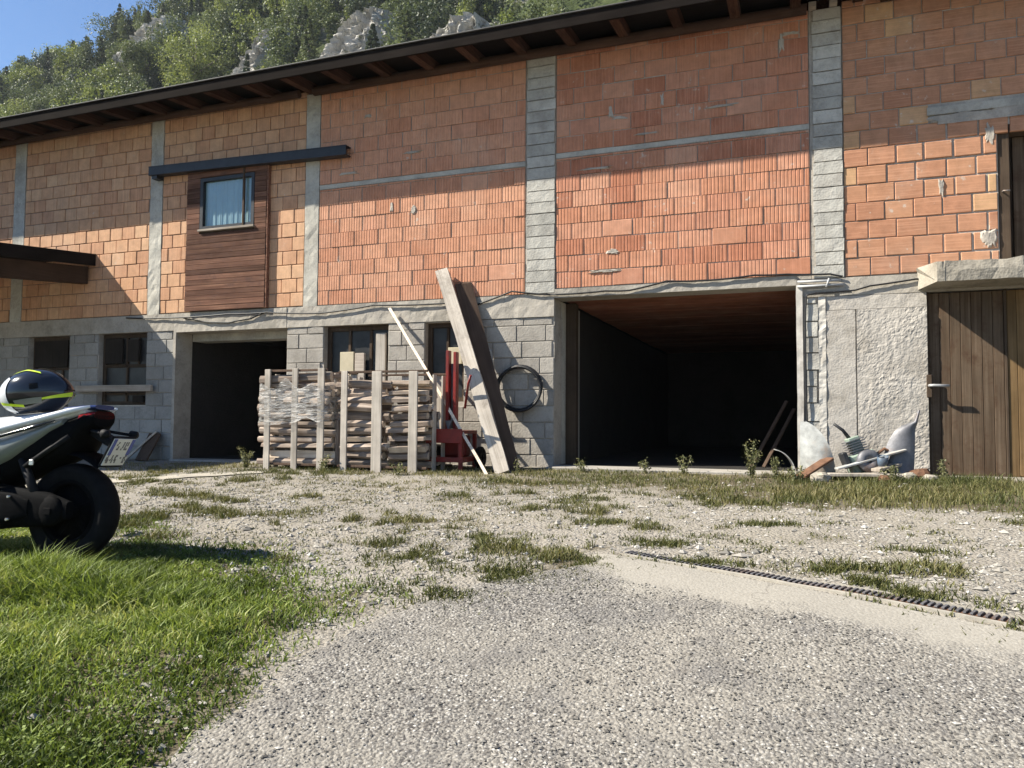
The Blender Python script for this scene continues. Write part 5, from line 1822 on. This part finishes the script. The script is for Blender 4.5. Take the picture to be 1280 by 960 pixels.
# front: floorboard, leg shield, fairing, screen, bar
spart(loft([(0.62, 0.22, 0.50, 0.19), (0.90, 0.20, 0.46, 0.20), (1.20, 0.20, 0.50, 0.19), (1.32, 0.26, 0.70, 0.17)], 20, 3.4), 'floorboard', 'engine_black')
spart(loft([(1.20, 0.30, 0.92, 0.20), (1.32, 0.34, 1.02, 0.23), (1.50, 0.48, 1.04, 0.22), (1.68, 0.66, 0.98, 0.16), (1.80, 0.76, 0.88, 0.08)], 20, 2.6), 'front_fairing', 'shade_and_trim_grey')
mb = MB()
mb.smooth = True
mb.grid([[(1.60-0.42*t-0.10*(s*s), 0.20*s*(1-0.25*t), 1.0+0.36*t) for s in np.linspace(-1, 1, 9)] for t in np.linspace(0, 1, 6)])
spart(mb, 'windscreen', 'glass')
spart(MB().tube([(1.18, 0.34, 1.03), (1.24, 0.18, 1.06), (1.28, 0, 1.05), (1.24, -0.18, 1.06), (1.18, -0.34, 1.03)], 0.014, 8), 'handlebar', 'scooter_black')
for s in (-1, 1):
    spart(loft([(1.36, 1.16, 1.26, 0.055, s*0.33), (1.39, 1.15, 1.27, 0.06, s*0.33), (1.42, 1.18, 1.24, 0.03, s*0.33)], 14).tube([(1.40, s*0.33, 1.2), (1.45, s*0.2, 1.04)], 0.008, 6), 'mirror', 'scooter_black')
    spart(MB().tube([(1.57, s*0.09, 0.30), (1.42, s*0.09, 0.72)], 0.024, 10), 'fork', 'scooter_black')
spart(MB().tube([(0.75, 0.18, 0.22), (0.72, 0.27, 0.03), (0.70, 0.30, 0.0)], 0.012, 6), 'side_stand', 'steel_black')

# helmet on the pillion seat
HL = thing('helmet', (0, 0, 0), 'black and white motorcycle helmet with neon yellow stripes on the scooter seat', 'helmet')
hp = Matrix.Translation((-4.08, -5.77, SZ)) @ Matrix.Rotation(math.radians(188), 4, 'Z') @ Vector((0.245, 0.01, 0.878))
HL.location = (hp.x, hp.y, hp.z)
HL.scale = (1.14, 1.12, 1.10)
HL.rotation_euler = (math.radians(-4), math.radians(-9), math.radians(36))


def hpt(az, el, off=0.0):
    """point on the helmet; az 0 = front, el 90 = top"""
    a, e = math.radians(az), math.radians(el)
    c = math.cos(e)
    x, y, z = math.cos(a)*c, math.sin(a)*c, math.sin(e)
    rx, ry, rz_ = 0.158+off, 0.124+off, (0.128 if z > 0 else 0.135)+off
    fx = max(0.0, math.cos(a))
    chin = 0.030*fx**2*max(0.0, 1-abs(el+18)/38)
    back = 0.012*max(0.0, -math.cos(a))**2
    zz = rz_*z
    zz = max(zz, -0.118+0.02*(1-fx)*0.5-off*0.5)
    return ((rx+chin+back)*x-0.004, (ry+0.004*fx)*y, zz+0.122)


mb = MB()
mb.smooth = True
mb.grid([[hpt(az, el) for az in range(0, 360, 5)] for el in range(-75, 91, 3)], close_u=True)
hs = link('shell', mb.mesh('shell', 'scooter_gloss'), HL)


def hpatch(name, mat, f, n=16, m=5, off=0.004):
    """f(s,t) -> (az, el)"""
    b = MB()
    b.smooth = True
    b.grid([[hpt(*f(i/n, j/m), off) for i in range(n+1)] for j in range(m+1)])
    return link(name, b.mesh(name, mat), hs)


hpatch('visor', 'scooter_gloss', lambda s, t: (-78+156*s, -6+34*t), 26, 6, 0.006)
for sd in (-1, 1):
    hpatch('white_panel', 'scooter_white', lambda s, t: (sd*(134+44*s), -30+88*t-(1-s)*20), 12, 12)
    hpatch('neon_stripe', 'neon', lambda s, t: (sd*(62+85*s), 46+22*math.sin(s*2.6)-4+7*t), 18, 2, 0.005)
    hpatch('neon_chin', 'neon', lambda s, t: (sd*(12+58*s), -22+11*t*(1-0.6*s)-2*s), 14, 2, 0.005)
    hpatch('neon_rear', 'neon', lambda s, t: (sd*(105+55*s), -38+16*s+7*t), 14, 2, 0.005)
    hpatch('grey_panel', 'shade_and_trim_grey', lambda s, t: (sd*(70+52*s), -32+14*t), 12, 3, 0.003)
    hpatch('visor_pivot', 'scooter_black', lambda s, t: (sd*(74+14*s), 2+13*t), 6, 4, 0.009)
hpatch('crest', 'shade_and_trim_grey', lambda s, t: (-8+16*t, 32+50*s), 14, 3, 0.006)

# ------------------------------------------------------------------ hillside
def hz(x, y):
    x = np.asarray(x, float); y = np.asarray(y, float)
    H = np.interp(x, [-420, -330, -230, -165, -110, -60, 0, 120, 400], [30, 52, 78, 93, 108, 118, 124, 126, 126])
    n = fbm(x/38, y/38, 101, 4)-.5
    t = np.clip((y-26+n*14)/124, 0, 1.0)
    z = H*(0.25*t+0.75*t*t*(3-2*t))
    crag = (fbm(x/9, y/9+z/14, 111, 4)-.5)*9*smst(0.1, 0.5, t)
    return z+crag-0.6


hx, hy = np.arange(-420, 240, 3.0), np.concatenate([np.arange(22, 170, 2.2), np.arange(170, 330, 16)])
HX, HY = np.meshgrid(hx, hy)
HZ = hz(HX, HY)
nx, ny = len(hx), len(hy)
idx = (np.arange(ny-1)[:, None]*nx+np.arange(nx-1)[None, :]).ravel()
faces = np.stack([idx, idx+1, idx+nx+1, idx+nx], 1)
N = NT('hill_scrub')
pos = N.n('NewGeometry').outputs['Position']
c = N.ramp(N.noise(pos, 0.25, 8, 0.7), [(0.3, (0.03, 0.045, 0.018)), (0.55, (0.075, 0.095, 0.035)), (0.75, (0.15, 0.15, 0.08))])
c = N.mix(N.fr(N.noise(pos, 0.07, 6, 0.7), 0.55, 0.65), c, N.ramp(N.noise(pos, 0.7, 8, 0.7), [(0.3, (0.16, 0.15, 0.14)), (0.7, (0.38, 0.36, 0.33))]))
N.done(c, 0.95, N.bump(N.noise(pos, 0.9, 6, 0.7), 1.0, 1.2), spec=0.1)
me = fast_mesh('hillside', np.stack([HX.ravel(), HY.ravel(), HZ.ravel()], 1), faces.ravel(), np.full(len(faces), 4), ['hill_scrub'])
tag(link('hillside', me), kind='structure')

N = NT('limestone')
pos = N.n('NewGeometry').outputs['Position']
vv = N.n('VectorMath', {0: pos, 1: (1.0, 1.0, 0.45)}, operation='MULTIPLY').outputs[0]
c = N.ramp(N.noise(vv, 0.55, 9, 0.75), [(0.30, (0.17, 0.165, 0.15)), (0.45, (0.42, 0.405, 0.37)), (0.6, (0.60, 0.57, 0.51)), (0.75, (0.74, 0.69, 0.60))])
c = N.mix(N.fr(N.noise(pos, 0.9, 6, 0.75), 0.55, 0.66, 0, 0.8), c, (0.07, 0.085, 0.035))
N.done(c, 0.92, N.bump(N.noise(vv, 1.6, 8, 0.7), 1.0, 0.8), spec=0.15)


def crag(x, y, w, h, label, seed):
    z0 = float(hz(x, y))-h*0.3
    mb = MB()
    rows = []
    nn = 44
    def rid(q):
        return 1-2*abs(mnoise.noise(q))
    for i in range(nn+1):
        t = i/nn
        row = []
        for j in range(nn+1):
            s_ = j/nn*2-1
            q = Vector((s_*w*0.16+seed, t*h*0.10, seed*1.3))
            d = 1.2*rid(q*1.6)+1.0*rid(q*3.9+Vector((3, 1, 0)))+0.8*rid(q*8.3)+0.5*mnoise.noise(q*17)
            e = (1-abs(s_)**4)*(1-max(0, t-0.85)*4)
            xx = s_*w/2*(1-0.45*t*t)+0.5*mnoise.noise(q*4+Vector((5, 0, 0)))
            row.append((xx, t*h*0.66-4.6*e-1.2*d*e+2.5*(1-e), t*h*(1-0.22*abs(s_)*(0.5+mnoise.noise(Vector((s_*4+seed, 0, 0)))))+0.35*mnoise.noise(q*6)))
        rows.append(row)
    mb.grid(rows)
    mb.grid([rows[-1], [(p[0], p[1]+9, p[2]-1) for p in rows[-1]]])
    for cidx in (0, -1):
        mb.grid([[r[cidx] for r in rows], [(r[cidx][0], r[cidx][1]+9, r[cidx][2]-2) for r in rows]])
    mb.grid([rows[0], [(p[0], p[1]+10, p[2]-3) for p in rows[0]]])
    tag(link('rock_crag', mb.mesh('rock_crag', 'limestone'), None, (x, y, z0)), label, 'rock')


CRAGS = [(-73.5, 82.5, 10.0, 15.0, 'tall pale limestone outcrop above the window panel side of the roof', 3.0), (-37.4, 73.5, 15.0, 11.0, 'small pale limestone outcrop just above the middle of the roof edge', 7.7), (-55.5, 81.0, 16.0, 14.0, 'grey limestone face left of the small outcrop at the roof edge', 12.1), (-20.0, 67.5, 16.0, 11.0, 'pale limestone outcrop where the roof leaves the top of the picture', 17.3), (-112.0, 99.5, 15.0, 13.0, 'grey limestone bluff high on the skyline at the left', 21.9)]
for (x, y, w, h, lab, sd) in CRAGS:
    crag(x, y, w, h, lab, sd)

# ------------------------------------------------------------------ trees
leaf_mat('leaf_dark', [(0.0, (0.025, 0.038, 0.026)), (0.5, (0.062, 0.082, 0.052)), (1.0, (0.13, 0.15, 0.095))], 0.2)
leaf_mat('leaf_mid', [(0.0, (0.050, 0.070, 0.038)), (0.5, (0.118, 0.146, 0.074)), (1.0, (0.216, 0.240, 0.126))], 0.25)
leaf_mat('leaf_bright', [(0.0, (0.090, 0.114, 0.041)), (0.5, (0.198, 0.234, 0.084)), (1.0, (0.324, 0.342, 0.150))], 0.3)
simple('bark', (0.10, 0.085, 0.07), 0.9, 0.35, 12, 0.8, 30)


def crown_points(cx, cy, cz, rx, rz_, n, conifer=False, n_blob=14):
    """leaf positions clustered in clumps through the crown"""
    if conifer:
        t = rng.uniform(0, 1, n)**0.75
        a = rng.uniform(0, 6.283, n)
        tier = (np.floor(t*9)+0.5)/9
        t2 = tier+(t-tier)*0.6
        r = rx*(1-t2*0.93)*np.sqrt(rng.uniform(0.25, 1, n))*(0.75+0.25*np.sin(a*5+tier*9))
        P = np.stack([cx+r*np.cos(a), cy+r*np.sin(a), cz-rz_+2*rz_*t2-r*0.25], 1)
        v = 0.35+0.5*(r/rx)+rng.normal(0, 0.2, n)
        return P, v
    b = rng.normal(0, 1, (n_blob, 3))
    b /= np.linalg.norm(b, axis=1)[:, None]
    b *= rng.uniform(0.35, 0.88, n_blob)[:, None]
    b[:, 2] = np.where(b[:, 2] < -0.45, -0.45, b[:, 2])
    br = rng.uniform(0.26, 0.46, n_blob)
    bv = rng.uniform(-0.25, 0.25, n_blob)
    k = rng.integers(0, n_blob, n)
    d = rng.normal(0, 1, (n, 3))
    d /= np.linalg.norm(d, axis=1)[:, None]
    rr = rng.uniform(0.45, 1.05, n)
    P = b[k]+d*(br[k]*rr)[:, None]
    v = 0.45+bv[k]+0.25*d[:, 2]*0+rng.normal(0, 0.18, n)
    return P*np.array([rx, rx, rz_])+np.array([cx, cy, cz]), v


def tree(x, y, h, rx, mat, label, n=2600, lsize=0.22, group='trees on the slope behind the barn', conifer=False, lean=0.0):
    z = float(hz(x, y))-0.3
    t = thing('tree', (x, y, z), label, 'tree', group)
    cz = h*0.60
    rz_ = h*0.42
    mb = MB().tube([(0, 0, -1), (0.1*lean, 0, h*0.25), (0.3*lean, 0.1, h*0.5), (0.5*lean, 0, h*0.85)], [0.035*h, 0.028*h, 0.018*h, 0.005*h], 8)
    link('trunk', mb.mesh('trunk', 'bark'), t)
    if not conifer:
        mb = MB()
        for i in range(6):
            a = i*1.05+random.uniform(-.3, .3)
            zz = h*random.uniform(0.28, 0.5)
            mb.tube([(0, 0, zz), (rx*0.35*math.cos(a), rx*0.35*math.sin(a), zz+h*0.12), (rx*0.7*math.cos(a), rx*0.7*math.sin(a), zz+h*0.22)], [0.014*h, 0.010*h, 0.004*h], 5)
        link('limbs', mb.mesh('limbs', 'bark'), t)
    P, v = crown_points(0.4*lean, 0, cz, rx, rz_, n, conifer, 18)
    V, F, L, A = leaf_quads(P, rng.uniform(0.6, 1.3, len(P))*lsize, v, 0.4, 0.7)
    link('crown', fast_mesh('crown', V, F, L, [mat], {'v': A}), t)


def in_view(x, y, z, m=140):
    d = Vector((x, y, z))-CAM
    q = d.dot(fw)
    if q < 1:
        return None
    return 640+961*d.dot(r2)/q, 480-961*d.dot(u2)/q


TREES = [(-86.0, 82.0, 13.0, 6.2, 'leaf_bright', 'large bright green broadleaf tree left of the tall limestone outcrop', False),
         (-97.5, 84.0, 9.0, 4.0, 'leaf_mid', 'mid green tree just left of the large bright tree', False),
         (-104.0, 77.0, 8.0, 3.8, 'leaf_dark', 'dark green tree at the roof edge left of the large bright tree', False),
         (-113.0, 84.0, 9.0, 4.4, 'leaf_mid', 'round green tree at the roof edge, middle of the left slope', False),
         (-124.0, 90.0, 9.0, 4.6, 'leaf_mid', 'broad green tree between the left slope and the skyline pines', False),
         (-137.0, 95.0, 9.5, 4.8, 'leaf_mid', 'broad green tree on the far left slope under the skyline', False),
         (-131.0, 88.0, 8.0, 4.2, 'leaf_bright', 'light green tree at the roof edge on the far left', False),
         (-146.0, 94.0, 8.5, 4.5, 'leaf_bright', 'light green tree at the left edge of the picture', False),
         (-65.5, 74.5, 7.0, 3.6, 'leaf_mid', 'green tree at the roof edge right of the tall limestone outcrop', False),
         (-49.5, 73.0, 8.0, 2.2, 'leaf_dark', 'dark pointed conifer below the grey limestone face', True),
         (-45.5, 74.5, 8.5, 2.1, 'leaf_mid', 'green pointed conifer just left of the small outcrop', True),
         (-61.5, 76.5, 8.5, 2.4, 'leaf_mid', 'pointed conifer left of the dark conifer', True),
         (-119.0, 104.0, 9.0, 2.4, 'leaf_dark', 'dark conifer standing up on the skyline left of the bluff', True),
         (-146.0, 110.0, 8.0, 2.6, 'leaf_dark', 'dark conifer on the skyline above the far left trees', True)]
near_xy = []
for (x, y, h, rx, mat, lab, con) in TREES:
    tree(x, y, h, rx, mat, lab, 9000 if not con else 5000, 0.135, conifer=con)
    near_xy.append((x, y, rx))
# the wood behind them reads as one mass
for kind, (mat, seed, share) in enumerate((('leaf_dark', 1, 0.38), ('leaf_mid', 2, 0.42), ('leaf_bright', 3, 0.20))):
    VV, AA = [], []
    count = 0
    tries = 0
    random.seed(40+kind)
    while tries < 2600 and count < 330*share*3:
        tries += 1
        x, y = random.uniform(-260, 40), random.uniform(46, 158)
        h = random.uniform(5.0, 9.5)
        z = float(hz(x, y))
        pv_ = in_view(x, y, z+h)
        if pv_ is None or not (-160 < pv_[0] < 960 and -60 < pv_[1]):
            continue
        roof_y = 150-0.197*pv_[0]
        if pv_[1] > roof_y+25:
            continue
        if any((x-cx)**2/(cw_*0.55)**2+(y-cy+6)**2/80 < 1 for (cx, cy, cw_, ch_, _, _) in CRAGS):
            continue
        if random.random() < float(smst(0.50, 0.68, fbm(x/16, y/16, 131, 3)))*0.85:
            continue
        count += 1
        con = kind == 0 and random.random() < 0.45
        rx = h*random.uniform(0.30, 0.46)*(0.55 if con else 1)
        P, v = crown_points(x, y, z+h*0.5, rx, h*0.5, 1500, con, 11)
        V, F, L, A = leaf_quads(P, rng.uniform(0.6, 1.35, len(P))*0.17, v, 0.4, 0.7)
        VV.append(V); AA.append(A)
    V = np.concatenate(VV)
    me = fast_mesh('woodland', V, np.arange(len(V)), np.full(len(V)//4, 4), [mat], {'v': np.concatenate(AA)})
    tag(link('woodland', me), ['dark evergreen wood on the steep hillside', 'green broadleaf wood on the steep hillside', 'light green shrubs among the hillside wood'][kind], 'wood', kind='stuff')

# ------------------------------------------------------------------ haze over the valley
hm = bpy.data.materials.new('haze')
hm.use_nodes = True
hm.node_tree.nodes.remove(hm.node_tree.nodes['Principled BSDF'])
hv = hm.node_tree.nodes.new('ShaderNodeVolumePrincipled')
hv.inputs['Color'].default_value = (0.86, 0.92, 1.0, 1)
hv.inputs['Density'].default_value = 0.0002
hm.node_tree.links.new(hv.outputs[0], hm.node_tree.nodes['Material Output'].inputs['Volume'])
MATS['haze'] = hm
tag(MB().box(-460, -440, -3, 440, 380, 150).build('haze', 'haze'), 'thin pale haze filling the valley air', 'haze', kind='stuff')
